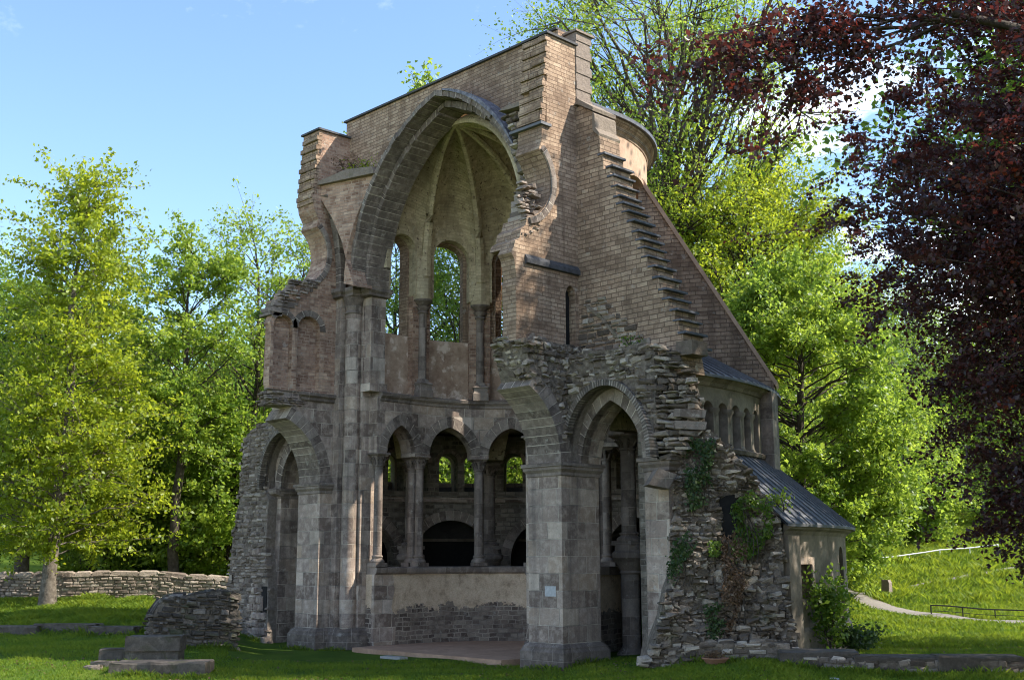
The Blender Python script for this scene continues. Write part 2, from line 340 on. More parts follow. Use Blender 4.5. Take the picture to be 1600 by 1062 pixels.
# parapet: plaster above a ragged edge, coursed rubble below and along the pier
def parapetmat():
    m = masonry('parapet_rubble', .34, .145, [(0, (.10, .072, .056)), (.35, (.18, .13, .10)), (.65, (.24, .18, .14)), (1, (.36, .29, .22))], (.52, .43, .33), .85, .25, .02, (.06, .047, .04), .05, .41, .17)
    nt = m.node_tree; b = [n for n in nt.nodes if n.type == 'BSDF_PRINCIPLED'][0]; col = b.inputs['Base Color'].links[0].from_socket
    uv = N(nt, 'UVMap').outputs[0]; ob = N(nt, 'TexCoord').outputs['Object']; z = N(nt, 'SeparateXYZ', {0: uv}).outputs[1]
    n = noise(nt, ob, 1.1, 7, .7); fine = noise(nt, ob, 7, 7, .7)
    ed = math_(nt, 'ADD', math_(nt, 'ADD', math_(nt, 'MULTIPLY', z, .9), math_(nt, 'MULTIPLY', n, 1.0)), math_(nt, 'MULTIPLY', fine, .45))
    k = ramp(nt, ed, [(.0, 0), (1, 1)])
    pm = math_(nt, 'GREATER_THAN', ed, 1.66)
    pc = ramp(nt, noise(nt, ob, 3, 8, .72), [(.3, (.36, .25, .16)), (.46, (.66, .49, .33)), (.7, (.82, .65, .46))])
    pc = mix(nt, .5, pc, ramp(nt, noise(nt, ob, 25, 4), [(.3, .5), (.7, 1)]), 'MULTIPLY')
    nt.links.new(mix(nt, pm, col, pc), b.inputs['Base Color'])
    bn = [x for x in nt.nodes if x.type == 'BUMP'][0]; h = bn.inputs['Height'].links[0].from_socket
    hh = N(nt, 'Mix', {0: pm, 2: h, 3: math_(nt, 'ADD', 2.2, math_(nt, 'MULTIPLY', noise(nt, ob, 9, 8, .7), 1.2))}).outputs[0]
    nt.links.new(hh, bn.inputs['Height']); return m
M['parapet'] = parapetmat()
M['darkrubble'] = masonry('inner_rubble', .36, .16, [(0, (.10, .08, .06)), (.5, (.19, .155, .12)), (1, (.32, .27, .21))], (.36, .31, .24), .7, .3, .02, (.04, .035, .03), .04, .45, .09)
# leaves
G = leafmat
M['l_yellow'] = G('maple_leaf', [(0, (.09, .13, .010)), (.5, (.15, .205, .014)), (1, (.25, .29, .024))], [(0, (.34, .44, .02)), (1, (.70, .74, .05))])
M['l_fresh'] = G('spring_leaf', [(0, (.06, .115, .010)), (.5, (.12, .195, .022)), (1, (.23, .28, .03))], [(0, (.30, .45, .04)), (1, (.62, .74, .09))])
M['l_mid'] = G('green_leaf', [(0, (.04, .085, .010)), (.5, (.08, .145, .018)), (1, (.15, .21, .026))], [(0, (.17, .31, .03)), (1, (.42, .56, .06))])
M['l_dark'] = G('ivy_leaf', [(0, (.022, .045, .012)), (.5, (.04, .075, .018)), (1, (.075, .115, .028))], [(0, (.06, .12, .02)), (1, (.12, .19, .03))], .3)
M['l_dry'] = G('dry_leaf', [(0, (.09, .05, .025)), (.5, (.15, .085, .045)), (1, (.23, .15, .085))], [(0, (.15, .08, .03)), (1, (.28, .17, .08))], .3)
M['l_copper'] = G('copper_leaf', [(0, (.034, .018, .019)), (.6, (.07, .034, .032)), (.93, (.10, .04, .034)), (1, (.18, .036, .024))], [(0, (.09, .022, .02)), (.9, (.19, .036, .028)), (1, (.38, .045, .02))], .35, .4, .4)
M['grass'] = G('grass_blade', [(0, (.055, .11, .012)), (.5, (.11, .175, .016)), (1, (.20, .24, .03))], [(0, (.18, .30, .02)), (1, (.48, .54, .04))], .4, .6, .2)
# ------------------------------------------------------------------ the ruin
ruin = empty('abbey_choir_ruin', (-6.05, 1.5, -.25))
tag(ruin, 'ruined brown stone abbey choir with a tall broken pointed arch and ribbed half dome', 'ruin')
OFF = Vector(ruin.location)
def part(name, mb, mats, parent=None, smooth=False):
    o = mb.build(name, mats, None, smooth)
    p = ruin if parent is None else parent
    o.parent = p
    if parent is None: o.matrix_parent_inverse = Matrix.Translation(-OFF)
    return o
XL, XR, MID = -10.86, -1.23, -6.045        # inner faces of the nave walls, axis
def mir(x): return 2*MID-x
IMP = 5.05
IMPROF = [(0, 4.72), (.03, 4.74), (.03, 4.82), (.10, 4.90), (.10, 4.97), (.14, 4.98), (.14, 5.07), (0, 5.09)]
PLPROF = [(.17, -.6), (.17, .22), (.12, .30), (.12, .33), (.05, .40), (0, .43)]
def nicks(poly, amt=.03):
    return [(x+rnd.uniform(-amt, amt), y+rnd.uniform(-amt, amt)) for x, y in poly]
# --- nave piers
for xa, xb in ((XR, 0.0), (mir(0.0), XL)):
    plan = [(xa, 0), (xb, 0), (xb, 1.47), (xa, 1.47)]
    mb = MB(); prism(mb, plan, -.6, 5.06); prism(mb, [(xa+.07, .5), (xb-.07, .5), (xb-.07, 1.46), (xa+.07, 1.46)], 5.06, 8.0); p = part('pier', mb, M['ashlar'])
    m2 = MB(); stack(m2, plan, PLPROF); part('plinth', m2, M['darkashlar'], p)
    m2 = MB(); stack(m2, plan, IMPROF); part('impost', m2, M['darkashlar'], p)
# --- triumphal arch responds: pilaster, half shaft and inner pilaster, stepping inwards
for sgn in (1, -1):
    def X(x): return x if sgn == 1 else mir(x)
    base = XL if True else 0
    mb = MB()
    def pl_(x0, x1, y0, y1, z0, z1):
        a, b = sorted((X(x0), X(x1))); box(mb, a, b, y0, y1, z0, z1)
    pl_(XL-.3, XL+.30, .46, 1.5, -.6, 11.3)
    resp = None
    pl_(XL-.2, -9.98, .98, 1.55, -.6, 11.3)
    pl_(-10.2, -9.62, 1.02, 1.62, 8.09, 11.3); pl_(-10.2, -9.55, .96, 1.68, 8.085, 8.35)
    resp = part('respond', mb, M['ashlar'])
    m2 = MB(); lathe(m2, (X(-10.33), .82), [(.27, -.6), (.27, 10.75)], 20); part('shaft', m2, M['ashlar'], resp, True)
    m2 = MB(); lathe(m2, (X(-10.33), .82), [(.27, 10.72), (.31, 10.75), (.31, 10.8), (.27, 10.83), (.30, 11.0), (.36, 11.2), (.40, 11.3)], 20)
    m3 = []
    a, b = sorted((X(XL-.02), X(-9.60)))
    pl2 = [(X(XL), .40), (X(-10.5), .40), (X(-10.5), .58), (X(-10.05), .58), (X(-10.05), .93), (X(-9.62), .93), (X(-9.62), 1.64), (X(XL), 1.64)]
    stack(m2, pl2, [(.02, 11.28), (.10, 11.32), (.10, 11.40), (.17, 11.48), (.17, 11.6), (0, 11.62)])
    part('capital', m2, M['darkashlar'], resp, True)
    m2 = MB(); stack(m2, [(X(XL), .46), (X(-10.56), .46), (X(-10.1), .70), (X(-9.98), .98), (X(-9.98), 1.5), (X(XL), 1.5)], [(.14, -.6), (.14, .22), (.09, .30), (.09, .34), (.03, .42), (0, .44)])
    part('plinth', m2, M['darkashlar'], resp)
# --- great arch: two orders, the outer one standing out in front of the cross wall
ZS = 11.6
MIDA = -5.54      # the arch sits a little south of the axis
def order(a, h, n=18): return parch(a, h, MIDA, ZS, n)
o0, o1, o2, o3 = order(4.28, 5.58), order(4.10, 5.39), order(4.08, 5.37), order(3.88, 5.13)
ga = empty('great_arch'); ga.parent = ruin; ga.location = -OFF+Vector((MID, .5, ZS)); 
GOFF = Vector((MID, .5, ZS))
def gpart(name, mb, mats, smooth=False):
    o = mb.build(name, mats, None, smooth); o.parent = ga; o.matrix_parent_inverse = Matrix.Translation(-GOFF); return o
def refineopen(L, k): return [(a[0]+(b[0]-a[0])*i/k, a[1]+(b[1]-a[1])*i/k) for a, b in zip(L, L[1:]) for i in range(k)]+[L[-1]]
# slate sheeting on the right haunch, broken vault stones at the crown
cr = order(4.36, 5.68); mb = MB()
k0 = 19
ring(mb, [p for p in o0[k0:31]], [(x+.02, z+.05+.09*math.sin(PI*i/11)) for i, (x, z) in enumerate(o0[k0:31])], .17, .9, mapW()); gpart('slate_cover', mb, M['roughslate'])
s = 0
for inn, outr, y0, y1, nm in ((o1, o0, .2, .86, 'outer_order'), (o3, o2, .70, 1.58, 'inner_order')):
    mb = MB(); P, Q = refineopen(inn, 3), refineopen(outr, 3); i = 0
    while i < len(P)-1:
        j = min(len(P)-1, i+rnd.choice((2, 2, 3))); k = max(0, rnd.gauss(.0, .022)); f = rnd.gauss(0, .014); crown = abs(i-len(P)/2) < 16 or i > len(P)*.55
        if crown: k += abs(rnd.gauss(0, .05)); f += abs(rnd.gauss(0, .05))
        A, B = [], []
        for q in range(i, j+1):
            g = .0; a_, b_ = P[q], Q[q]
            A.append((a_[0]+(b_[0]-a_[0])*k*2, a_[1]+(b_[1]-a_[1])*k*2)); B.append(b_)
        if len(A) > 1: ring(mb, A, B, y0+f, y1, mapW(), rnd.random())
        i = j
    gpart(nm, mb, M['vous'])
# --- cross wall over the arch
ZT = 17.80
notch = [(x, z) for x, z in order(4.12, 5.40, 16)]
poly = [(-12.0, 11.4)]+[(notch[0][0], 11.4)]+notch+[(notch[-1][0], 11.4), (-.75, 11.4), (-.75, ZT), (-11.08, ZT), (-11.08, 17.3), (-12.0, 17.3)]
mb = MB(); slab(mb, poly, .87, 1.26, mapW()); box(mb, -11.9, -.76, 1.262, 2.05, 17.0, 17.28); cw = part('cross_wall', mb, M['brick'])
mb = MB()
for x0, x1, z in ((-11.14, -.75, ZT), (-12.1, -11.14, 17.3)):
    box(mb, x0, x1, .78, 1.5, z+.003, z+.07)
part('coping', mb, M['coping'], cw)
# --- nave wall stubs with the broken round window
def circ(cy, cz, r, a0, a1, n): return [(cy+r*math.cos(R_(a0+(a1-a0)*i/n)), cz+r*math.sin(R_(a0+(a1-a0)*i/n))) for i in range(n+1)]
OC = (-1.15, 12.78); RO = 1.16
def stubpoly(low, top, cut=0):
    L = list(low)                                  # from bottom front corner up the broken edge, in (Y, Z)
    L += circ(OC[0], OC[1], RO, -78, 52, 14)
    L += top
    return L
def cut(poly, z, s):
    out = []
    for i, a in enumerate(poly):
        b = poly[(i+1) % len(poly)]; ia, ib = (a[1]-z)*s >= 0, (b[1]-z)*s >= 0
        if ia: out.append(a)
        if ia != ib: f = (z-a[1])/(b[1]-a[1]); out.append((a[0]+(b[0]-a[0])*f, z))
    return out
topR = [(-.33, 14.0), (-.30, 14.45), (-.12, 14.5), (-.10, 15.4), (-.05, 17.2), (1.11, 17.2)]
lowR = [(1.11, 8.05), (-1.2, 8.1), (-1.34, 8.22), (-1.33, 9.0), (-1.36, 9.7), (-1.32, 9.9), (-1.4, 10.4), (-1.52, 10.55), (-1.42, 10.72), (-1.36, 10.9), (-1.2, 11.0), (-1.15, 11.25), (-.98, 11.4), (-.92, 11.6)]
slit = [(.57, 8.12), (.97, 8.12), (.97, 9.75), (.89, 9.95), (.77, 10.02), (.65, 9.95), (.57, 9.75)]
mb = MB(); slab(mb, cut(stubpoly(lowR, topR), 10.72, 1), 0, .93, mapS(-.3)); slab(mb, cut(stubpoly(lowR, topR), 10.72, -1), 0, .52, mapS(-.3), [slit]); sr = part('nave_wall_stub', mb, M['brick'])
topL = [(-.36, 13.95), (-.55, 14.3), (-.62, 14.7), (-.45, 15.1), (-.42, 17.15), (.88, 17.15)]
lowL = [(.88, 11.2), (.46, 11.2), (.46, 8.0), (-2.05, 8.0), (-2.1, 8.2), (-2.08, 10.0), (-2.15, 10.15), (-2.02, 10.45), (-1.95, 10.7), (-1.7, 10.85), (-1.72, 11.05), (-1.45, 11.15), (-1.4, 11.35), (-1.2, 11.45), (-1.05, 11.6)]
n1 = [(-1.06, 8.1)]+[(-1.06, 10.1)]+circ(-.62, 10.1, .44, 180, 0, 10)[1:]+[(-.18, 8.1)]
n2 = [(-1.98, 8.1), (-1.98, 10.1)]+circ(-1.62, 10.1, .36, 180, 0, 10)[1:]+[(-1.26, 8.1)]
mb = MB(); slab(mb, cut(stubpoly(lowL, topL), 10.7, 1), .22, .93, mapS(XL)); slab(mb, cut(stubpoly(lowL, topL), 10.7, -1), .22, .34, mapS(XL)); slab(mb, stubpoly(lowL, topL), 0, .218, mapS(XL), [n1, n2]); sl = part('nave_wall_stub', mb, M['smallbrick'])
mb = MB(); slab(mb, [(.50, 8.05), (1.05, 8.05), (1.05, 10.1), (.50, 10.1)], .24, .3, mapS(-.3)); part('slit_shade_panel', mb, M['dark'], sr)  # dark panel behind the slit, its inner shade painted in colour
# ring mouldings of the round windows
mR = MB()
ri, ro = circ(OC[0], OC[1], RO+.02, -75, 50, 24), circ(OC[0], OC[1], RO+.20, -75, 50, 24)
ring(mR, ri, ro, -.06, .2, mapS(-.3)); part('window_ring', mR, M['vous'], sr)
mL = MB(); ring(mL, ri, ro, -.05, .2, mapS(XL)); part('window_ring', mL, M['vous'], sl)
mL = MB(); ring(mL, circ(-.62, 10.1, .45, 180, 0, 12), circ(-.62, 10.1, .66, 180, 0, 12), -.03, .1, mapS(XL)); ring(mL, circ(-1.62, 10.1, .37, 150, 0, 9), circ(-1.62, 10.1, .54, 150, 0, 9), -.03, .1, mapS(XL)); part('niche_arch', mL, M['vous'], sl)
# toothing: ragged courses left where the nave walls were torn off
def toothing(edge, X0, X1, par, mat, ymax=.0):
    mb = MB(); 
    for (ya, za), (yb, zb) in zip(edge, edge[1:]):
        z = za
        while z < zb:
            h = .175; f = (z-za)/max(1e-3, zb-za); y = ya+(yb-ya)*f; x = X1
            while x < X0-.05:
                l = min(rnd.uniform(.25, .5), X0-x)
                if rnd.random() < .97:
                    d = rnd.uniform(.05, .10) if int(z/.175) % 2 else rnd.uniform(.0, .03)
                    box(mb, x+.006, x+l-.006+(.02 if x+l > X0-.02 else 0), y-d, y+.12, z+.008, z+h-.012, rnd.random())
                x += l
            z += h
    return part('toothing', mb, mat, par)
toothing([(-.30, 14.55), (-.05, 17.1)], -.3, -1.23, sr, M['brick']); 
toothing([(-.62, 14.5), (-.42, 17.05)], XL, XL-.93, sl, M['brick'])
# loose brickwork hanging under the windows
mb = MB(); rubble(mb, [(-1.35, 10.75), (-.1, 11.7), (-.15, 12.0), (-.4, 12.2), (-.5, 12.75), (-.8, 12.8), (-.98, 12.2), (-.95, 11.6)], lambda u, v, w: (-.42-w-.25*max(0, v-11.6), u, v), 0, .08, .15, .12, .3, (.03, .2), .3, .1); 
rubble(mb, [(-1.2, 11.5), (-.45, 11.5), (-.4, 12.4), (-.7, 12.85), (-1.15, 12.6)], lambda u, v, w: (u, -.62+.2*(v-11.5)+w, v), 0, .08, .16, .12, .3, (.05, .2), .3, .05)
c = [(-.5, -1.2, 11.3), (-1.2, -1.2, 11.3)]
for k in range(9):
    zz0 = 11.3+.16*k; box(mb, -1.18+.02*k, -.5-.045*k, -.92+.04*k+rnd.uniform(-.04, .04), -.3+.03*k, zz0, zz0+.165, rnd.random())
part('broken_masonry', mb, M['warmstone'], sr)
mb = MB(); rubble(mb, [(-2.0, 10.6), (-.5, 11.4), (-.3, 11.9), (-.75, 11.8), (-1.3, 11.75), (-1.9, 11.1)], lambda u, v, w: (XL-w+.02, u, v), 0, .07, .13, .12, .26, (.03, .12), .3, .1)
part('broken_masonry', mb, M['warmstone'], sl)
for Xf, par, yz in ((-.3, sr, [(-1.0, 10.42), (1.11, 10.42)]), ):
    mb = MB()
    pf = [(0, 10.33), (.09, 10.35), (.09, 10.47), (0, 10.60)]
    for (da, za), (db, zb) in zip(pf, pf[1:]): mb.face([(Xf+da, -1.0, za), (Xf+da, 1.12, za), (Xf+db, 1.12, zb), (Xf+db, -1.0, zb)])
    mb.face([(Xf+d, -1.0, z) for d, z in pf]); part('cornice', mb, M['coping'], par)
mb = MB()
for y0, y1, x0, x1, z in ((-.14, 1.15, -1.3, -.22, 17.2),): box(mb, x0, x1, y0, y1, z+.003, z+.07)
part('coping', mb, M['coping'], sr)
mb = MB(); box(mb, -1.5, -.22, -.42, .0, 14.42, 14.5); part('slate_ledge', mb, M['lead'], sr)
mb = MB(); box(mb, XL-1.02, XL+.08, -.5, .95, 17.153, 17.22); part('coping', mb, M['coping'], sl)
# left string course under the stub, corbel table at its broken corner
mb = MB(); plan = [(XL-.9, -.8), (XL, -.8), (XL, .46), (XL-.9, .46)]
stack(mb, plan, [(0, 7.72), (.06, 7.76), (.06, 7.84), (.14, 7.9), (.14, 8.0), (0, 8.02)]); part('string_course', mb, M['darkashlar'], sl)
mb = MB()
for k in range(5): box(mb, XL-.6+.08*k, XL+.03+.03*(k % 2), -2.16+.05*k-.05*(k % 2), -1.7+.15*k, 10.4+.11*k, 10.5+.11*k, rnd.random())
rubble(mb, [(-2.05, 7.55), (-.8, 7.5), (-.75, 8.0), (-2.1, 8.02)], mapS(XL), .05, .07, .14, .12, .34, (.02, .14), .3, .05); rubble(mb, [(XL-1.0, 7.5), (XL, 7.5), (XL, 8.0), (XL-.9, 8.0)], mapW(-1.95), .05, .07, .14, .12, .34, (.02, .14), .3, .05); box(mb, XL-.8, XL-.06, -1.9, -.8, 7.5, 7.99)
part('broken_cornice', mb, M['darkashlar'], sl)
# springer block of the lost nave vault left of the arch, with its slab and wall rib
mb = MB()
ex = [p for p in o0[:12]]
front = aW([(549, 445)], 0)+[(x, z) for x, z in ex if z < 15.15]+[(-8.72, 15.2), (XL, 15.3)]+aW([(504, 300), (513, 315), (525, 342), (535, 375), (541, 410)], 0)
slab(mb, front, 0, .85, lambda u, v, w: (u, (-.30+.28*(u-XL)+w) if w == 0 else .87, v)); vs = part('vault_springer', mb, M['smallbrick'])
mb = MB(); slab(mb, [(XL-.05, 15.28), (XL+.55, 15.38), (XL+1.2, 15.5), (-8.6, 15.4), (-8.52, 15.16), (XL, 15.16)], 0, 1, lambda u, v, w: (u, (-.46+.26*(u-XL)) if w == 0 else .86, v)); part('capstone', mb, M['stone'], vs)
arc = [(.62-1.0*(1-math.cos(t)), 11.6+3.3*math.sin(t)) for t in np.linspace(0, 1.3, 14)]
arc2 = [(y-.20, z+.02) for y, z in arc]
mb = MB(); ring(mb, arc, arc2, -.30, 0, mapS(XL)); part('wall_rib', mb, M['vous'], vs)
# right springer fragment: a few courses of the lost vault left against the toothing
mb = MB()
rubble(mb, aW([(786, 178), (800, 172), (822, 166), (824, 185), (812, 205), (818, 240), (828, 285), (818, 288), (806, 250), (796, 215)], -.05), mapW(-.05), .1, .12, .2, .2, .4, (.08, .2), .2, 0)
slab(mb, aW([(784, 176), (800, 166), (823, 160), (823, 166), (800, 173)], -.1), -.25, .7, mapW(0))
part('vault_springer', mb, M['stone'])
# --- nave arcade arch stumps (spring west from the piers)
def stump(Xs, Xn, amax, seed):
    r = 2.15; n = 12; a = [(-r+r*math.cos(t), IMP+.03+r*math.sin(t)) for t in np.linspace(0, R_(amax), n+1)]
    b = [(-r+(r+.42)*math.cos(t), IMP+.03+(r+.42)*math.sin(t)) for t in np.linspace(0, R_(amax-2), n+1)]
    b = [(y, max(z, IMP+.03)) for y, z in b]
    mb = MB(); ring(mb, a, b, 0, Xs-Xn, mapS(Xs)); o = part('arch_stump', mb, M['vous'])
    # ashlar spandrel up to the string course
    top = 8.0
    sp = [(.46, IMP)]+[(y, z) for y, z in b]+[(b[-1][0], top if Xs < -5 else 7.75), (.46, top if Xs < -5 else 7.75)]
    m2 = MB(); slab(m2, sp, .03, Xs-Xn-.05, mapS(Xs)); part('spandrel', m2, M['ashlar'] if Xs < -5 else M['warmstone'], o)
    return o, b
stL, bL = stump(XL, XL-1.23, 70, 1); stR, bR = stump(0.0, XR, 63, 2)
# ------------------------------------------------------------------ apse: arcade on a parapet, string course, windows, fluted half dome
RI = 3.5
def ang(d): return R_(d)*RI
YS = 1.28; SL = AC[1]-YS                       # straight stilt before the semicircle
# unrolled coordinate u: -SL..0 south straight, 0..PI*RI semicircle, then north straight; inner radius RI
def mapA(r0=RI):
    def f(u, v, w):
        r = r0+w; T = PI*RI
        if u < 0: return (AC[0]+r, AC[1]+u, v)
        if u > T: return (AC[0]-r, AC[1]-(u-T), v)
        return (AC[0]+r*math.cos(u/RI), AC[1]+r*math.sin(u/RI), v)
    return f
UT = PI*RI
bayc = [-SL/2+.05]+[ang(18+36*k) for k in range(5)]+[UT+SL/2-.05]
posts = [ang(36*k) for k in range(6)]
apse = part('apse_wall', MB(), M['ashlar']) if False else None
mb = MB(); slab(mb, [(-SL, -.6), (UT+SL, -.6), (UT+SL, 2.12), (-SL, 2.12)], 0, .75, mapA(), step=.35); par_ = part('parapet', mb, M['parapet'])
mb = MB()
for u0, u1 in ((UT+SL-.85, UT+SL+.02), (-SL, -SL+.8)):
    mb = MB()
    slab(mb, [(u0, -.6), (u1, -.6), (u1, 2.12), (u0+.1, 2.12), (u0+.02, 1.6), (u0+.15, 1.1), (u0-.05, .5)], -.025, .1, mapA(), step=.35); part('quoin', mb, M['ashlar'], par_)
def sweep(mb, prof, mp, u0, u1, n=60, m=0):
    """closed profile (w, z) swept along the wall"""
    for k in range(n):
        a, b = u0+(u1-u0)*k/n, u0+(u1-u0)*(k+1)/n
        for (wa, za), (wb, zb) in zip(prof, prof[1:]+prof[:1]):
            mb.face([mp(a, za, wa), mp(b, za, wa), mp(b, zb, wb), mp(a, zb, wb)], [(a, za), (b, za), (b, zb+abs(wb-wa)), (a, zb+abs(wb-wa))], .5, m)
    for a in (u0, u1): mb.face([mp(a, z, w) for w, z in prof])
mb = MB(); sweep(mb, [(.85, 2.12), (-.05, 2.12), (-.10, 2.17), (-.12, 2.26), (-.12, 2.33), (-.02, 2.36), (.85, 2.36)], mapA(), -SL, UT+SL); part('parapet_sill', mb, M['darkashlar'], par_)
# arcade wall with seven pointed openings
holes = []; archset = []
for i, c in enumerate(bayc):
    a = .80 if 0 < i < 6 else .60
    L = parch(a, .98 if 0 < i < 6 else .92, c, 6.12, 9); archset.append((c, a, L))
poly = [(-SL, 6.02)]
for c, a, L in archset: poly += [(c-a, 6.02)]+L+[(c+a, 6.02)]
poly += [(UT+SL, 6.02), (UT+SL, 7.9), (-SL, 7.9)]
mb = MB(); slab(mb, poly, 0, .75, mapA(), step=.3); arc_ = part('arcade_wall', mb, M['ashlar'])
for c, a, L in archset:
    b = parch(a+.34, (.98 if a > .7 else .92)+.38, c, 6.12, 9); m2 = MB(); ring(m2, L, b, -.02, .2, mapA()); part('arcade_arch', m2, M['vous'], arc_)
mb = MB(); sweep(mb, [(.6, 7.78), (0, 7.78), (-.04, 7.80), (-.05, 7.88), (-.13, 7.95), (-.15, 8.05), (-.02, 8.10), (.6, 8.10)], mapA(), -SL+.1, UT+SL-.1); part('string_course', mb, M['darkashlar'])
def column(name, x, y, z0, z1, r, capw, ang_=0, sq=True, sh='darkashlar'):
    """base, shaft and crocket capital with a square abacus, turned to face the apse axis"""
    def sqr(h): return [(x+h*1.414*math.cos(ang_+PI/4+k*PI/2), y+h*1.414*math.sin(ang_+PI/4+k*PI/2)) for k in range(4)]
    mb = MB(); lathe(mb, (x, y), [(r, z0+.2), (r*.98, (z0+z1)/2), (r*.95, z1-.4)], 20); o = part(name, mb, M[sh], None, True)
    mb = MB(); prism(mb, sqr(r*1.65), z0, z0+.12); lathe(mb, (x, y), [(r*1.62, z0+.12), (r*1.66, z0+.17), (r*1.5, z0+.22), (r*1.15, z0+.25), (r*1.12, z0+.28), (r*1.28, z0+.31), (r*1.22, z0+.35), (r, z0+.37)], 20); part('base', mb, M[sh], o, True)
    mb = MB(); lathe(mb, (x, y), [(r*.95, z1-.45), (r*1.16, z1-.43), (r*1.16, z1-.39), (r*.98, z1-.38), (r*1.02, z1-.27), (r*1.25, z1-.16), (r*1.55, z1-.11), (r*1.3, z1-.10)], 16)
    for k in range(8):
        q = ang_+k*PI/4; cx, cy = x+r*1.28*math.cos(q), y+r*1.28*math.sin(q)
        tube(mb, [(x+r*math.cos(q), y+r*math.sin(q), z1-.37), (x+r*1.2*math.cos(q), y+r*1.2*math.sin(q), z1-.24), (x+r*1.62*math.cos(q), y+r*1.62*math.sin(q), z1-.15), (x+r*1.7*math.cos(q), y+r*1.7*math.sin(q), z1-.20)], [.035, .04, .035, .03], 5)
    stack(mb, sqr(capw), [(-.03, z1-.11), (0, z1-.06), (.04, z1-.05), (.04, z1), (0, z1+.01)]); part('capital', mb, M[sh], o, True)
    return o
for k, u in enumerate([-SL+.2]+posts+[UT+SL-.2]):
    for w in ((.12,) if k in (0, 2, 7) else (.14, .54)):
        p = mapA()(u, 0, w); q = mapA()(u, 0, w+.1)
        column('arcade_column', p[0], p[1], 2.365, 6.05, .145, .235, math.atan2(q[1]-p[1], q[0]-p[0]))
# upper storey
zs = 13.15
hs = []; 
for i, c in enumerate(bayc): hs.append(circ(c, zs, .67, 180, 0, 12))
def arcwall(z0, ztop, a, zsp, sill, w0, w1, mat, name, parent=None, rev=None):
    poly = [(-SL, z0)]
    for i, c in enumerate(bayc):
        aa = a if 0 < i < 6 else a*.82
        poly += [(c-aa, z0)]+circ(c, zsp, aa, 180, 0, 12)+[(c+aa, z0)]
    poly += [(UT+SL, z0), (UT+SL, ztop), (-SL, ztop)]
    mb = MB(); slab(mb, poly, w0, w1, mapA(), step=.33); return part(name, mb, mat, parent)
up1 = arcwall(11.62, 14.6, .68, zs, 0, 0, .40, M['vault'], 'clerestory_wall')
wins = [[(c-(.57 if 0 < i < 6 else .50), 10.2), (c+(.57 if 0 < i < 6 else .50), 10.2)]+circ(c, 13.2, .57 if 0 < i < 6 else .50, 0, 180, 12) for i, c in enumerate(bayc)]
mb = MB(); slab(mb, [(-SL, 10.2), (UT+SL, 10.2), (UT+SL, 14.6), (-SL, 14.6)], .40, .85, mapA(), [[(x, max(z, 10.21)) for x, z in w] for w in wins], step=.33); part('window_wall', mb, M['brick'], up1)
mb = MB(); slab(mb, [(-SL, 8.1), (UT+SL, 8.1), (UT+SL, 10.2), (-SL, 10.2)], .40, .85, mapA(), step=.33); part('window_breast', mb, M['plaster'], up1)
for i, u in enumerate(posts):      # brick piers behind the colonnettes
    mb = MB(); slab(mb, [(u-.36, 8.1), (u+.36, 8.1), (u+.36, 11.62), (u-.36, 11.62)], .16, .42, mapA(), step=.3); part('brick_pier', mb, M['smallbrick'], up1)
outp = [(-SL-.4, 7.9), (UT+SL+.4, 7.9), (UT+SL+.4, 15.7), (-SL-.4, 15.7)]
bl = [[(c-(.9 if 0 < i < 6 else .72), 9.5), (c+(.9 if 0 < i < 6 else .72), 9.5)]+circ(c, 13.4, .9 if 0 < i < 6 else .72, 0, 180, 14) for i, c in enumerate(bayc)]
bl[6] = [(bayc[6]-1.5, 9.5), (bayc[6]+.8, 9.5), (bayc[6]+.8, 13.6), (bayc[6], 14.4), (bayc[6]-.9, 14.4), (bayc[6]-1.5, 13.6)]
bl[5] = [(bayc[5]-1.1, 9.5), (bayc[5]+.75, 9.5), (bayc[5]+.75, 13.6), (bayc[5], 14.4), (bayc[5]-1.1, 13.9)]
mb = MB(); slab(mb, outp, .853, 1.62, mapA(), bl, step=.33); drum = part('apse_drum', mb, M['pinkrender'])
for i, c in enumerate(bayc[:3]):
    r = .9 if 0 < i < 6 else .72
    mb = MB(); ring(mb, circ(c, 13.4, r+.01, 180, 0, 14), circ(c, 13.4, r+.13, 180, 0, 14), 1.55, 1.66, mapA()); part('blind_arch', mb, M['pinkrender'], drum)
mb = MB(); sweep(mb, [(1.3, 15.35), (1.64, 15.35), (1.66, 15.42), (1.72, 15.48), (1.74, 15.56), (1.86, 15.68), (1.88, 15.76), (1.3, 15.8)], mapA(), -SL-.4, UT+SL+.4, 90); part('cornice', mb, M['brick'], drum)
mb = MB(); n = 60
for k in range(n):
    a, b = -SL-.4+(UT+2*SL+.8)*k/n, -SL-.4+(UT+2*SL+.8)*(k+1)/n; mp = mapA()
    for (w0, z0), (w1, z1) in (((1.98, 15.74), (1.98, 15.86)), ((1.98, 15.86), (-.2, 16.75)), ((-.2, 16.75), (-2.9, 17.5)), ((1.98, 15.74), (1.3, 15.79))): mb.face([mp(a, z0, w0), mp(b, z0, w0), mp(b, z1, w1), mp(a, z1, w1)])
part('apse_roof', mb, M['slate'])
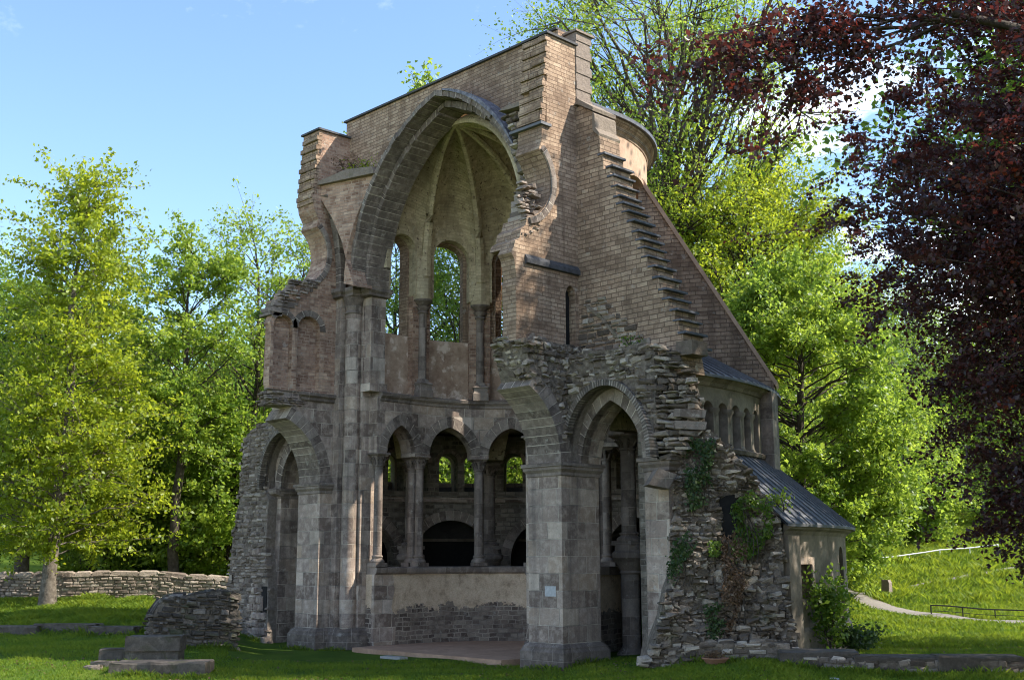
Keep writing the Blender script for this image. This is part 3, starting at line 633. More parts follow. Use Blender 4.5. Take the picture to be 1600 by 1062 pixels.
# half dome: ribs rise from the pilasters and meet behind the arch crown
AP = Vector((MID, 1.55, 16.66)); mp = mapA()
feet = [Vector(mp(u, 0, 0)) for u in [-SL+.15]+posts+[UT+SL-.15]]
ZB = 12.3
def ribpt(f, t, out=0):
    s = (1-math.cos(t))**1.02; z = ZB+(AP.z-ZB)*math.sin(t)**.97
    return Vector((f.x+(AP.x-f.x)*s, f.y+(AP.y-f.y)*s, z))
vm = MB(); nW, nT = 14, 22
for i in range(7):
    A, B = feet[i], feet[i+1]; c = bayc[i]; aa = .68 if 0 < i < 6 else .56; Lb = (B-A).length
    us = [-SL+.15]+posts+[UT+SL-.15]; u0, u1 = us[i], us[i+1]
    grid = []
    for a in range(nW+1):
        w = a/nW; u = u0+(u1-u0)*w; d = abs(u-c)
        zb = 12.35 if d > aa else max(12.35, zs+math.sqrt(max(0, aa*aa-d*d))+.01)
        tb = math.asin(min(1, ((zb-ZB)/(AP.z-ZB))**(1/.97)))
        col = []
        for b in range(nT+1):
            t = tb+(PI/2-tb)*b/nT; p = ribpt(A, t).lerp(ribpt(B, t), w)
            md = (A+B)/2; o = Vector((md.x-AP.x, md.y-AP.y-.6, 0)).normalized()
            k = math.sin(PI*w); fall = math.cos(t)**.55
            p = p+o*(.62*k*fall)+Vector((0, 0, .42*k*math.sin(2*t)))
            wl = Vector(mp(u, p.z, -.012)); 
            if b == 0 or (p.z < 14.3 and b < 4): p = wl.lerp(p, b/4)
            col.append((p, u, t*5))
        grid.append(col)
    for a in range(nW):
        for b in range(nT):
            q = (grid[a][b], grid[a+1][b], grid[a+1][b+1], grid[a][b+1]); vm.face([x[0] for x in q], [(x[1], x[2]) for x in q])
vault = part('ribbed_half_dome', vm, M['vault'], None, True)
for i, f in enumerate(feet):
    mb = MB(); P = [ribpt(f, t) for t in np.linspace(0, PI/2*.985, 22)]
    o = Vector((AP.x-f.x, AP.y+.6-f.y, 0)).normalized()
    tube(mb, [p+o*.12-Vector((0, 0, .07*k/21)) for k, p in enumerate(P)], [.18-.09*k/21 for k in range(22)], 6); part('rib', mb, M['vault'], vault, True)
for k, u in enumerate(posts):     # brick pilasters and detached colonnettes
    p = Vector(mp(u, 0, -.06)); q = Vector(mp(u, 0, .4)); o = (q-p).normalized(); s = Vector((-o.y, o.x, 0))
    plan = [p-o*.10-s*.16, p-o*.16, p-o*.10+s*.16, p+o*.02+s*.34, p+o*.34+s*.36, p+o*.34-s*.36, p+o*.02-s*.34]
    mb = MB(); prism(mb, [(v.x, v.y) for v in plan], 11.5, 13.0); pil = part('pilaster', mb, M['vault'])
    x, y = p.x+o.x*.12, p.y+o.y*.12; an = math.atan2(o.y, o.x)
    def sq(h): return [(x+h*1.414*math.cos(an+PI/4+j*PI/2), y+h*1.414*math.sin(an+PI/4+j*PI/2)) for j in range(4)]
    mb = MB(); lathe(mb, (x, y), [(.145, 8.6), (.135, 11.05)], 18); co = part('colonnette', mb, M['darkashlar'], None, True)
    mb = MB(); stack(mb, sq(.27), [(0, 8.05), (0, 8.30), (-.03, 8.36), (-.03, 8.48), (.0, 8.52), (-.02, 8.57), (-.10, 8.60), (-.12, 8.70)]); part('base', mb, M['darkashlar'], co)
    mb = MB(); lathe(mb, (x, y), [(.135, 10.98), (.19, 11.02), (.19, 11.07), (.15, 11.10), (.23, 11.2), (.25, 11.25), (.17, 11.28), (.30, 11.4), (.34, 11.44), (.34, 11.5), (.2, 11.52)], 18); part('capital', mb, M['darkashlar'], co, True)
# floor
flo = MB(); pts = [mapA()(u, -.12, .05) for u in np.linspace(-SL, UT+SL, 40)]+[(-9.5, .42, -.12), (-2.6, .30, -.12)]
flo.face([(p[0], p[1], -.12) for p in pts]); n = len(pts)
for i in range(n): 
    a, b = pts[i], pts[(i+1) % n]; flo.face([(a[0], a[1], -.12), (b[0], b[1], -.12), (b[0], b[1], -.5), (a[0], a[1], -.5)])
tag(flo.build('choir_floor', M['floor']), kind='structure')
mb = MB(); box(mb, -6.75, -5.85, -.62, -.32, -.24, -.17); tag(mb.build('board', M['wood']), 'pale board lying on the grass at the edge of the reddish choir floor', 'board')
# ------------------------------------------------------------------ aisle west walls, buttress, ambulatory, galleries, roofs
def rev(l): return [(mir(x), z) for x, z in l][::-1]
inA = parch(1.06, 1.62, 1.13, IMP, 12); outA = [(1.33-1.40*math.cos(PI*i/28), IMP+1.93*math.sin(PI*i/28)**.92) for i in range(29)]
for side in (0, 1):
    f = (lambda l: l) if side == 0 else rev
    # inner order with ashlar jambs
    poly = [(-.2, 8.0), (-.2, IMP)]+[(.02, IMP)]+inA+[(2.19, -.6), (2.95, -.6), (2.95, IMP), (2.6, IMP+.1), (2.6, 7.8)]
    mb = MB(); slab(mb, f(poly), .75, 1.5, mapW()); aw = part('aisle_wall', mb, M['ashlar'])
    mb = MB(); ring(mb, f(inA), f(parch(1.40, 1.98, 1.13, IMP, 12)), .70, 1.0, mapW()); part('aisle_arch', mb, M['vous'], aw)
    px = f([(2.19, 0), (2.98, 0)]); x0, x1 = sorted((px[0][0], px[1][0]))
    mb = MB(); stack(mb, [(x0, .75), (x1, .75), (x1, 1.5), (x0, 1.5)], IMPROF); part('impost', mb, M['darkashlar'], aw)
    # outer order: rubble faced screen in front
    poly = [(-.05, 7.6), (-.05, IMP+.05), (.0, IMP+.05)]+[p for p in outA if p[0] > -.05]+[(2.73, IMP), (2.85, IMP), (2.7, 7.6)]
    mb = MB(); slab(mb, f(poly), .37, .76, mapW()); sc = part('outer_order', mb, M['lightcore'], aw)
    mb = MB(); ring(mb, f([p for p in outA if p[0] > -.05]), f([(p[0]+(p[0]-1.33)*.10, p[1]+.16*(p[1]-IMP)/1.95) for p in outA if p[0] > -.05]), .16, .5, mapW()); part('rough_arch', mb, M['roughvous'], aw)
# left aisle: rubble flank wall
polyL = [(-14.9, 7.45), (-15.4, 7.35), (-16.1, 7.1), (-16.35, 6.6), (-16.3, 5.9), (-16.4, 5.2), (-16.45, 4.4), (-16.75, 3.6), (-16.85, 2.9), (-17.0, 1.5), (-16.9, -.4), (-14.3, -.5), (-14.32, 1.5), (-14.6, 3.0), (-14.5, 4.7), (-14.82, 5.1), (-14.82, 5.9), (-14.45, 6.6), (-13.9, 7.05), (-13.4, 7.3), (-13.2, 7.75), (-14.2, 7.6)]
mb = MB(); slab(mb, [(x, z) for x, z in polyL], .385, 1.5, mapW(), step=.4, rows=12); fl = part('flank_wall', mb, M['lightcore'])
win = [(-14.75, .75), (-14.35, .75), (-14.35, 1.75), (-14.75, 1.75)]
mb = MB(); rubble(mb, polyL, mapW(), .42, .08, .18, .12, .42, (.045, .13), .36, .04, tilt=.06, holes=[win]); part('stones', mb, M['warmstone'], fl)
mb = MB(); rubble(mb, [(.42, -.4), (1.5, -.4), (1.5, 6.8), (.42, 7)], lambda u, v, w: (-16.85+.07*v+w, u, v), 0, .10, .2, .14, .4, (.02, .12)); part('side_stones', mb, M['warmstone'], fl)
mb = MB(); box(mb, -14.73, -14.39, .36, .5, .8, 1.7, .5); part('niche_shade_box', mb, M['dark'], fl)  # dark box set in the gap, painting the shade of a niche
mb = MB(); rubble(mb, [(-15.6, -.3), (-14.4, -.3), (-14.5, .6), (-14.8, 1.4), (-15.3, 2.2), (-15.0, 3.2), (-14.7, 4.0), (-15.2, 3.0)], mapW(), .34, .2, .4, .3, .6, (.03, .10), .2, .1); part('quoin_stones', mb, M['ashlar'], fl)
mb = MB(); sweep(mb, [(-.12, 4.88), (.1, 4.8), (.2, 4.8), (.2, 5.06), (-.16, 5.06), (-.16, 4.96)], lambda u, v, w: (u, .62+w, v), -16.3, -14.2, 1); part('impost', mb, M['darkashlar'], fl)
# --- stepped buttress over the right aisle
tips = [(946, 240), (957, 260), (961, 274), (966, 290), (970, 306), (975, 317), (982, 330), (990, 345), (999, 361), (1004, 374), (1010, 386), (1015, 400), (1024, 416), (1033, 433), (1040, 452), (1048, 466), (1058, 484), (1064, 500), (1071, 520), (1078, 542)]
st = aW(tips, 1.1)
poly = [(-.35, 7.2), (-.35, 15.2), (-.17, 15.35), (.36, 15.0), (.40, 14.5), (.58, 14.25), (.60, 13.75)]
for i in range(len(st)-1):
    x, z = st[i]; xn, zn = st[i+1]
    poly += [(x-.08, z), (x-.08, zn)]
poly += [(3.2, 7.75), (3.3, 7.2)]
mb = MB(); slab(mb, poly, 1.1, 1.95, mapW()); bt = part('stepped_buttress', mb, M['bigbrick'])
for i, (x, z) in enumerate(st):
    mb = MB(); q = rnd.uniform(-.04, .03); box(mb, x-.24+q, x+.03+q, 1.06, 1.98, z-.005, z+.045+rnd.uniform(-.01, .015)); part('step_slab', mb, M['slate'], bt)
mb = MB(); slab(mb, [(-.30, 15.36), (-.15, 15.52), (.44, 15.1), (.42, 15.0), (-.17, 15.36)], 1.0, 2.0, mapW()); slab(mb, [(.36, 15.0), (.44, 14.9), (.46, 14.5), (.60, 14.3), (.58, 14.22), (.36, 14.45)], 1.06, 1.98, mapW()); part('weathering', mb, M['stone'], bt)
mb = MB(); z = 15.15
for k in range(10):
    box(mb, -.82, -.28+.02*(k % 2), 1.113, 1.72+.05*(k % 2), z, z+.242); z += .25
box(mb, -.9, -.2, 1.05, 1.85, z+.002, z+.07); part('quoin_pillar', mb, M['warmstone'], bt)
box_ = MB(); prism(box_, [(3.15, .95), (3.62, 1.0), (3.66, 1.6), (3.1, 1.7)], 7.62, 7.98, .3); part('end_block', box_, M['stone'], bt)
# old roof line: rubble patch on the buttress face
patch = aW([(906, 560), (908, 505), (915, 470), (945, 466), (962, 486), (985, 500), (1000, 520), (1030, 545), (1050, 575), (1000, 590), (940, 575)], 1.1)
mb = MB(); rubble(mb, patch, mapW(), 1.1, .10, .19, .14, .42, (.02, .07), .25); pt = part('rubble_patch', mb, M['stone'], bt)
mb = MB(); ln = aW([(914, 474), (935, 490), (960, 520), (985, 540), (1010, 552)], 1.02)
for (xa, za), (xb, zb) in zip(ln, ln[1:]): slab(mb, [(xa, za), (xb, zb), (xb, zb-.13), (xa, za-.10)], -.05, .2, lambda u, v, w: (u, 1.1+w, v))
part('roof_scar', mb, M['stone'], bt)
# --- ambulatory
def ring_wall(poly, r0, w0, w1, holes, mat, name, parent=None, step=.4):
    mb = MB(); slab(mb, poly, w0, w1, lambda u, v, w: mapX(r0, u, v, w), holes, step=step); return part(name, mb, mat, parent)
def mapX(r0, u, v, w):        # u is metres along a circle of radius r0; straight runs beyond each end
    T = PI*r0; r = r0+w
    if u < 0: return (AC[0]+r, AC[1]+u, v)
    if u > T: return (AC[0]-r, AC[1]-(u-T), v)
    return (AC[0]+r*math.cos(u/r0), AC[1]+r*math.sin(u/r0), v)
RA = 7.3; T = PI*RA; a_ = lambda d: R_(d)*RA
nich = [[(a_(c)-1.45, -.55), (a_(c)+1.45, -.55), (a_(c)+1.45, 2.6)]+circ(a_(c), 2.6, 1.45, 0, 180, 16)[1:-1]+[(a_(c)-1.45, 2.6)] for c in (4, 33, 62, 91, 120, 149, 177)]
wd = [166, 159, 150, 142.3, 130.6, 122, 112, 103.3, 95.4, 84, 75, 62, 54, 42, 34, 22, 12]
wn = [[(a_(c)-.36, 5.12), (a_(c)+.36, 5.12), (a_(c)+.36, 6.2)]+circ(a_(c), 6.2, .36, 0, 180, 10)[1:-1]+[(a_(c)-.36, 6.2)] for c in wd]
amb = ring_wall([(-1.6, -.6), (T+1.6, -.6), (T+1.6, 7.2), (-1.6, 7.2)], RA, 0, .85, nich+wn, M['darkrubble'], 'ambulatory_wall')
for c in (33, 62, 91, 120, 149, 177):
    mb = MB(); ring(mb, circ(a_(c), 2.6, 1.45, 180, 0, 16), circ(a_(c), 2.6, 1.82, 180, 0, 16), -.03, .3, lambda u, v, w: mapX(RA, u, v, w)); part('niche_arch', mb, M['vous'], amb)
mb = MB(); sweep(mb, [(-.14, 4.72), (.1, 4.72), (.1, 4.92), (-.1, 4.88)], lambda u, v, w: mapX(RA, u, v, w), -1.2, T+1.2, 70); part('string_course', mb, M['ashlar'], amb)
for c in wd:
    mb = MB(); ring(mb, circ(a_(c), 6.2, .37, 180, 0, 10), circ(a_(c), 6.2, .52, 180, 0, 10), -.05, .1, lambda u, v, w: mapX(RA, u, v, w)); part('window_hood', mb, M['ashlar'], amb)
# vaulted ceiling of the ambulatory and the thick niche mass
mb = MB(); sweep(mb, [(0, 7.2), (.4, 7.35), (3.9, 7.35), (3.9, 7.5), (0, 7.5)], lambda u, v, w: mapX(4.2, u, v, w), -1.55, PI*4.2+1.55, 60); part('ambulatory_ceiling', mb, M['vault'], amb)
for k in range(6):
    for dd in (0,):
        th = R_((0, 30, 64, 100, 138, 168)[k]); r = 5.6; x, y = AC[0]+r*math.cos(th), AC[1]+r*math.sin(th)
        o = column('ambulatory_column', x, y, 2.95, 6.05, .22, .34, th)
        m2 = MB(); lathe(m2, (x, y), [(.42, -.3), (.42, .0), (.32, .12), (.26, .2), (.27, 2.15), (.31, 2.19), (.28, 2.25), (.44, 2.55), (.5, 2.6), (.5, 2.74), (.42, 2.8), (.42, 2.96)], 20); part('lower_shaft', m2, M['darkashlar'], o, True)
        m2 = MB(); prism(m2, [(x+.62*math.cos(th+PI/4+j*PI/2), y+.62*math.sin(th+PI/4+j*PI/2)) for j in range(4)], -.6, -.18); part('lower_base', m2, M['darkashlar'], o)
        m2 = MB(); an = th
        L = [(-.5, 6.16), (.5, 6.16), (.75, 7.3), (-.75, 7.3)]
        slab(m2, L, -.22, .22, lambda u, v, w: (x-math.sin(an)*u+math.cos(an)*w, y+math.cos(an)*u+math.sin(an)*w, v)); part('vault_springing', m2, M['vault'], o)
# gallery wall outside (radius 8.25) with its little arcade
RG = 8.25; g_ = lambda d: R_(d)*RG
garc = []
poly = [(-1.7, 5.0), (PI*RG+1.7, 5.0), (PI*RG+1.7, 7.3), (-1.7, 7.3)]
gh = []
for d in (-2.2, 2.3, 6.8, 11.3, 15.8, 26, 30.5, 35, 39.5): gh.append([(g_(d)-.21, 5.52), (g_(d)+.21, 5.52), (g_(d)+.21, 6.5)]+circ(g_(d), 6.5, .21, 0, 180, 8)[1:-1]+[(g_(d)-.21, 6.5)])
gw = [[(R_(c)*RG-.36, 5.12), (R_(c)*RG+.36, 5.12), (R_(c)*RG+.36, 6.2)]+circ(R_(c)*RG, 6.2, .36, 0, 180, 10)[1:-1]+[(R_(c)*RG-.36, 6.2)] for c in wd if c > 50]
bk = ring_wall([(-1.6, 5.4), (12, 5.4), (12, 6.9), (-1.6, 6.9)], RG, -.03, .02, [], M['dark'], 'gallery_shade')  # dark backing strip puts shade into the gallery openings by colour
gal = ring_wall(poly, RG, .0, .45, gh+gw, M['render'], 'gallery_wall')
for d in (.05, 4.55, 9.05, 13.55):
    p = mapX(RG, g_(d), 0, .38); mb = MB(); lathe(mb, (p[0], p[1]), [(.13, 5.45), (.13, 5.55), (.085, 5.6), (.08, 6.28), (.12, 6.4), (.16, 6.46), (.16, 6.54)], 12); part('gallery_column', mb, M['render'], gal, True)
mb = MB(); p = [mapX(RG, g_(d), 0, w) for d, w in ((19, .3), (24, .3), (24, .8), (19, .8))]; prism(mb, [(q[0], q[1]) for q in p], 4.9, 7.3); part('wall_pier', mb, M['darkashlar'], gal)
mb = MB(); sweep(mb, [(.3, 7.1), (.5, 7.1), (.55, 7.2), (.68, 7.26), (.7, 7.36), (.3, 7.36)], lambda u, v, w: mapX(RG, u, v, w), -1.7, PI*RG+1.7, 70); part('cornice', mb, M['darkashlar'], gal)
mb = MB(); sweep(mb, [(.3, 5.36), (.55, 5.36), (.58, 5.46), (.45, 5.52), (.3, 5.52)], lambda u, v, w: mapX(RG, u, v, w), -1.7, PI*RG+1.7, 70); part('sill_course', mb, M['darkashlar'], gal)
# standing-seam roofs
def seamroof(name, ra, za, rb, zb, u0, u1, rr, step=.38):
    mb = MB(); n = 80
    sl_ = Vector((rb-ra, zb-za)); nr_ = Vector((-sl_.y, sl_.x)).normalized()
    if nr_.y < 0: nr_ = -nr_
    f = lambda u, v, w: mapX(rr, u, v, w-rr)
    for k in range(n):
        a, b = u0+(u1-u0)*k/n, u0+(u1-u0)*(k+1)/n; t = rnd.uniform(.3, .7)
        for o in (0, -.07):
            mb.face([f(a, za+o, ra), f(b, za+o, ra), f(b, zb+o, rb), f(a, zb+o, rb)], None, t)
        mb.face([f(a, za, ra), f(b, za, ra), f(b, za-.07, ra), f(a, za-.07, ra)], None, t)
    o = part(name, mb, M['lead'])
    mb = MB(); u = u0
    while u < u1:
        d = .02*rr/ra
        P = [f(u-d, za, ra), f(u+d, za, ra), f(u+d*rb/ra, zb, rb), f(u-d*rb/ra, zb, rb)]; Q = [f(u-d, za+nr_.y*.055, ra), f(u+d, za+nr_.y*.055, ra), f(u+d*rb/ra, zb+nr_.y*.055, rb), f(u-d*rb/ra, zb+nr_.y*.055, rb)]
        for i in range(4): mb.face([P[i], P[(i+1) % 4], Q[(i+1) % 4], Q[i]])
        mb.face(Q); u += step*rr/ra
    q = part('seams', mb, M['lead'], o); q['kind'] = 'stuff'
    return o
seamroof('gallery_roof', 9.05, 7.36, 5.0, 9.75, -1.7, PI*8+1.7, 8)
seamroof('ambulatory_roof', 11.0, 3.42, 8.66, 5.38, -.35, PI*9+.9, 9)
# outer wall of the chapel ring, round in plan, lime rendered
RO_ = 10.2; q_ = lambda d: R_(d)*RO_
dr = [(q_(3.2), 1.55), (q_(6.6), 1.55), (q_(6.6), 2.42), (q_(3.2), 2.42)]
ap_ = [(q_(19.2), .3), (q_(22.5), .3), (q_(22.5), 2.6)]+circ(q_(20.85), 2.6, q_(1.65), 0, 180, 10)[1:-1]+[(q_(19.2), 2.6)]
ow = ring_wall([(-.1, -.6), (PI*RO_+1.7, -.6), (PI*RO_+1.7, 3.42), (-.1, 3.42)], RO_, 0, .5, [dr, ap_], M['render'], 'chapel_wall')
ring_wall([(-.5, -.6), (PI*RO_+1.6, -.6), (PI*RO_+1.6, 3.3), (-.5, 3.3)], RO_, -.5, -.3, [], M['dark'], 'inner_shade_sheet', ow)  # dark sheet behind the openings, interior shade given as colour
mb = MB(); sweep(mb, [(.3, 3.15), (.5, 3.15), (.56, 3.25), (.68, 3.3), (.7, 3.42), (.3, 3.42)], lambda u, v, w: mapX(RO_, u, v, w), -.1, PI*RO_+1.6, 80); part('cornice', mb, M['render'], ow)
mb = MB(); p = [mapX(RO_, q_(d), 0, w) for d, w in ((-.4, .3), (2.4, .3), (2.4, .62), (-.4, .62))]; prism(mb, [(q[0], q[1]) for q in p], -.6, 3.15); part('corner_pilaster', mb, M['render'], ow)
mb = MB(); sweep(mb, [(.46, -.6), (.62, -.6), (.58, .75), (.46, .9)], lambda u, v, w: mapX(RO_, u, v, w), -.05, PI*RO_+1.6, 80); part('battered_foot', mb, M['render'], ow)
fr = MB()
for u0, u1, z0, z1 in ((q_(3.2)-.12, q_(3.2), 1.5, 2.5), (q_(6.6), q_(6.6)+.12, 1.5, 2.5), (q_(3.2)-.12, q_(6.6)+.12, 2.42, 2.6)): slab(fr, [(u0, z0), (u1, z0), (u1, z1), (u0, z1)], .3, .54, lambda u, v, w: mapX(RO_, u, v, w), step=.3)
part('window_frame', fr, M['ashlar'], ow)
# radial flying buttresses on the drum
for d in (30, 66, 102, 138):
    th = R_(d); L = [(4.95, 8.0), (8.9, 7.4), (8.9, 7.75), (4.95, 14.55)]
    mb = MB(); f = lambda u, v, w: (AC[0]+u*math.cos(th)-w*math.sin(th), AC[1]+u*math.sin(th)+w*math.cos(th), v)
    slab(mb, L, -.42, .42, f); fb = part('flying_buttress', mb, M['bigbrick'])
    mb = MB(); slab(mb, [(4.9, 14.56), (8.95, 7.62), (9.0, 7.74), (4.95, 14.72)], -.48, .48, f); part('coping', mb, M['pinkrender'], fb)
# --- great rubble mass of the torn-off south aisle
R1 = [(-.05, 7.2), (-.1, 7.9), (.6, 8.0), (1.5, 7.9), (2.6, 7.95), (3.3, 7.7), (3.5, 7.0), (3.5, 6.3), (3.4, 5.6), (3.3, 5.1), (2.85, 5.0), (2.9, 5.5), (2.72, 6.1), (2.4, 6.6), (1.95, 7.0), (1.4, 7.14), (.85, 7.02), (.45, 6.75), (.1, 6.3), (.02, 6.6)]
def mapR(u, v, w): return (u, w+.85*max(0, u-2.55)**1.25, v)
mb = MB(); slab(mb, [(min(x, 2.85), z) for x, z in R1 if x < 3.45], .27, 1.1, lambda u, v, w: mapR(u, v, w if w > .5 else w+.04*math.sin(8*u+3*v)*math.sin(9*v)), step=.25, rows=10); rm = part('rubble_mass', mb, M['core'])
mb = MB(); rubble(mb, R1, mapR, .30, .07, .18, .10, .36, (.03, .15), .40, .06, tilt=.16); part('stones', mb, M['stone'], rm)
# over the nave arch stump (seen from the south and from above)
RS = [(-.95, 7.05), (-1.08, 7.35), (-1.2, 7.75), (-1.25, 8.1), (-1.0, 8.3), (.5, 8.2), (1.2, 8.15), (1.2, 6.6), (.35, 6.1), (.1, 5.5), (.05, 6.4), (-.3, 6.9)]
mb = MB(); slab(mb, RS, .02, 1.2, mapS(0)); r2_ = part('rubble_mass', mb, M['core'])
mb = MB(); rubble(mb, RS, mapS(0), .05, .07, .18, .10, .34, (.03, .16), .40, .06, tilt=.18)
rubble(mb, [(-1.2, 7.3), (0, 7.2), (.05, 8.2), (-1.2, 8.35)], lambda u, v, w: (u, -.98-.25*(v-7.2)+w, v), 0, .08, .18, .12, .38, (.05, .22), .42, .05, tilt=.16)
for k in range(60): stone(mb, lambda u, v, w: (v, u, 8.2-w), rnd.uniform(-1.6, 1.0), 0, 0, 0, 0, 0) if False else None
rubble(mb, [(-1.2, -1.1), (1.1, -1.1), (1.1, .0), (-1.2, .0)], lambda u, v, w: (v, u, 8.12-w), 0, .10, .2, .12, .36, (.05, .3), .42, .1, tilt=.2)
part('stones', mb, M['stone'], r2_)
# the diagonal torn end
P0, P1 = Vector((2.5, .30)), Vector((4.80, 3.0)); D = (P1-P0).normalized(); NN = Vector((-D.y, D.x)); LT = (P1-P0).length
def mapD(u, v, w): 
    q = P0+D*u+NN*w; return (q.x, q.y, v)
def dd(px, py):
    d = ray(px, py); n3 = np.array([NN.x, NN.y, 0]); p = CAM+d*((np.array([P0.x, P0.y, 0])-CAM)@n3/(d@n3)); return ((p[0]-P0.x)*D.x+(p[1]-P0.y)*D.y, p[2])
R2 = [dd(*q) for q in [(1022, 560), (1040, 545), (1076, 538), (1090, 585), (1097, 630), (1102, 672), (1125, 690), (1148, 712), (1168, 738), (1188, 762), (1205, 795), (1220, 812), (1224, 850), (1224, 900), (1230, 960), (1234, 1012), (1120, 1030), (1010, 1045), (1018, 1000), (1030, 960), (1036, 920), (1048, 880), (1046, 830), (1056, 790), (1044, 750), (1052, 715), (1030, 690), (1020, 630)]]
hole = [dd(*q) for q in [(1124, 775), (1150, 772), (1152, 850), (1128, 872)]]
def bulge(u, v): return -.55*max(0, 1-max(v, 0)/3.2)**1.5-.22*math.sin(u*2.1+v*.7)*math.sin(v*1.3+1)-.12*math.sin(5*u+2)*math.sin(3.1*v)
mb = MB(); slab(mb, R2, 0, 1.0, lambda u, v, w: mapD(u, v, 1.1 if w > .5 else .03+bulge(u, v)+.05*math.sin(9*u+3*v)*math.sin(8*v-2*u)), step=.22, rows=34); rt = part('rubble_mass', mb, M['core'])
mb = MB(); rubble(mb, R2, mapD, .05, .07, .19, .11, .42, (.03, .15), .40, .03, tilt=.16, wf=bulge, holes=[hole]); rubble(mb, R2, mapD, .06, .06, .12, .08, .22, (.02, .2), .5, .35, tilt=.5, wf=bulge, holes=[hole])
sub = [(u, v) for u, v in R2]
rubble(mb, [(-.5, -.3), (3.3, .1), (3.3, 1.2), (2.4, 2.0), (1.0, 1.7), (.1, .9)], mapD, -.06, .08, .2, .12, .42, (.03, .2), .42, .35, tilt=.2, wf=bulge)
part('stones', mb, M['stone'], rt)
mb = MB(); slab(mb, hole, -.02, .12, mapD); part('slot_shade_slab', mb, M['dark'], rt)  # dark slab filling the slot, its depth of shade painted on
mb = MB()       # dark bonded ledges high on the torn end
for z in (5.75, 6.05): slab(mb, [(.75, z), (1.55, z-.04), (1.6, z+.16), (.8, z+.2)], -.3, .3, mapD)
slab(mb, [(.05, 4.35), (.55, 4.25), (.75, 4.6), (.3, 4.75)], -.5, .2, mapD); part('ledge_stones', mb, M['darkashlar'], rt)
mb = MB(); box(mb, -.27, -.02, -.012, .0, 1.58, 1.82); 
pq = MB(); box(pq, -.62, -.23, -.014, .002, 1.62, 1.88); tag(pq.build('plaque', M['plaque']), 'small pale plaque fixed to the west face of the right pier', 'plaque')
# ------------------------------------------------------------------ terrain
DEP = np.array([0, 18, 24, 27, 30, 34, 38, 42, 46, 52, 60, 70, 85, 110, 160, 260, 600.])
PXS = np.array([-700, 0, 230, 330, 420, 560, 820, 1010, 1120, 1230, 1330, 1400, 1480, 1600, 2300.])
base_l = [-.9, -.5, -.32, -.22, -.08, .08, .24, .5, .85, 1.0, 1.3, 2.0, 4, 10, 24, 50, 90]
row = lambda f: np.array([f(i, d) for i, d in enumerate(DEP)])
HT = np.zeros((len(PXS), len(DEP)))
mid_ = [-.9, -.5, -.25, -.22, -.25, -.25, -.25, -.2, .0, .5, 1.3, 2.2, 4, 9, 20, 42, 80]
rgt = [-.4, -.1, .05, .12, .2, .12, .1, .35, .6, 1.2, 2.6, 3.9, 5.0, 10, 24, 46, 90]
for i, p in enumerate(PXS):
    if p <= 230: HT[i] = base_l
    elif p <= 330: HT[i] = np.array(base_l)*.6+np.array(mid_)*.4
    elif p <= 820: HT[i] = mid_
    else:
        k = min(1, (p-820)/300.); HT[i] = np.array(mid_)*(1-k)+np.array(rgt)*k
HT[8:10, 3:5] += .06
def terr(x, y):
    x = np.asarray(x, float); y = np.asarray(y, float)
    qx, qy = x-CAM[0], y-CAM[1]; dep = qx*fh[0]+qy*fh[1]; lat = qx*rh[0]+qy*rh[1]
    d = np.clip(dep, .5, 599); px = np.clip(800+1859*lat/np.maximum(d, 6), -699, 2299)
    i = np.clip(np.searchsorted(PXS, px)-1, 0, len(PXS)-2); j = np.clip(np.searchsorted(DEP, d)-1, 0, len(DEP)-2)
    a = (px-PXS[i])/(PXS[i+1]-PXS[i]); b = (d-DEP[j])/(DEP[j+1]-DEP[j]); a = a*a*(3-2*a)
    z = (HT[i, j]*(1-a)+HT[i+1, j]*a)*(1-b)+(HT[i, j+1]*(1-a)+HT[i+1, j+1]*a)*b
    u = .035*np.sin(x*.9+y*.4)*np.sin(y*.7-x*.3)+.02*np.sin(2.3*x)*np.cos(1.9*y)
    return z+u
def tz(x, y): return float(terr(x, y))
lat = np.concatenate([np.linspace(-700, -60, 16), np.linspace(-55, 55, 170), np.linspace(60, 700, 16)])
dp = np.concatenate([np.linspace(-60, 8, 8), np.linspace(9, 70, 150), np.linspace(73, 160, 30), np.linspace(180, 900, 14)])
LX, DX = np.meshgrid(lat, dp); gx = CAM[0]+fh[0]*DX+rh[0]*LX; gy = CAM[1]+fh[1]*DX+rh[1]*LX; gz = terr(gx, gy)
nx, ny = len(lat), len(dp)
idx = np.arange(nx*ny).reshape(ny, nx); fq = np.stack([idx[:-1, :-1], idx[:-1, 1:], idx[1:, 1:], idx[1:, :-1]], -1).reshape(-1, 4)
def npmesh(name, V, Fq, mat, tint=None, smooth=False):
    me = bpy.data.meshes.new(name); n = len(Fq); k = Fq.shape[1]
    me.vertices.add(len(V)); me.vertices.foreach_set('co', np.ascontiguousarray(V, np.float32).ravel())
    me.loops.add(n*k); me.loops.foreach_set('vertex_index', np.ascontiguousarray(Fq, np.int32).ravel())
    me.polygons.add(n); me.polygons.foreach_set('loop_start', np.arange(0, n*k, k, dtype=np.int32)); me.polygons.foreach_set('loop_total', np.full(n, k, np.int32))
    if smooth: me.polygons.foreach_set('use_smooth', np.ones(n, bool))
    me.update(calc_edges=True); me.validate()
    if tint is not None: at = me.attributes.new('tint', 'FLOAT', 'FACE'); at.data.foreach_set('value', np.ascontiguousarray(tint, np.float32))
    me.materials.append(mat); return me
def npobj(name, V, Fq, mat, tint=None, parent=None, smooth=False):
    o = bpy.data.objects.new(name, npmesh(name, V, Fq, mat, tint, smooth)); COL.objects.link(o)
    if parent is not None: o.parent = parent
    return o
tag(npobj('ground', np.stack([gx, gy, gz], -1).reshape(-1, 3), fq, M['lawn'], smooth=True), kind='structure')
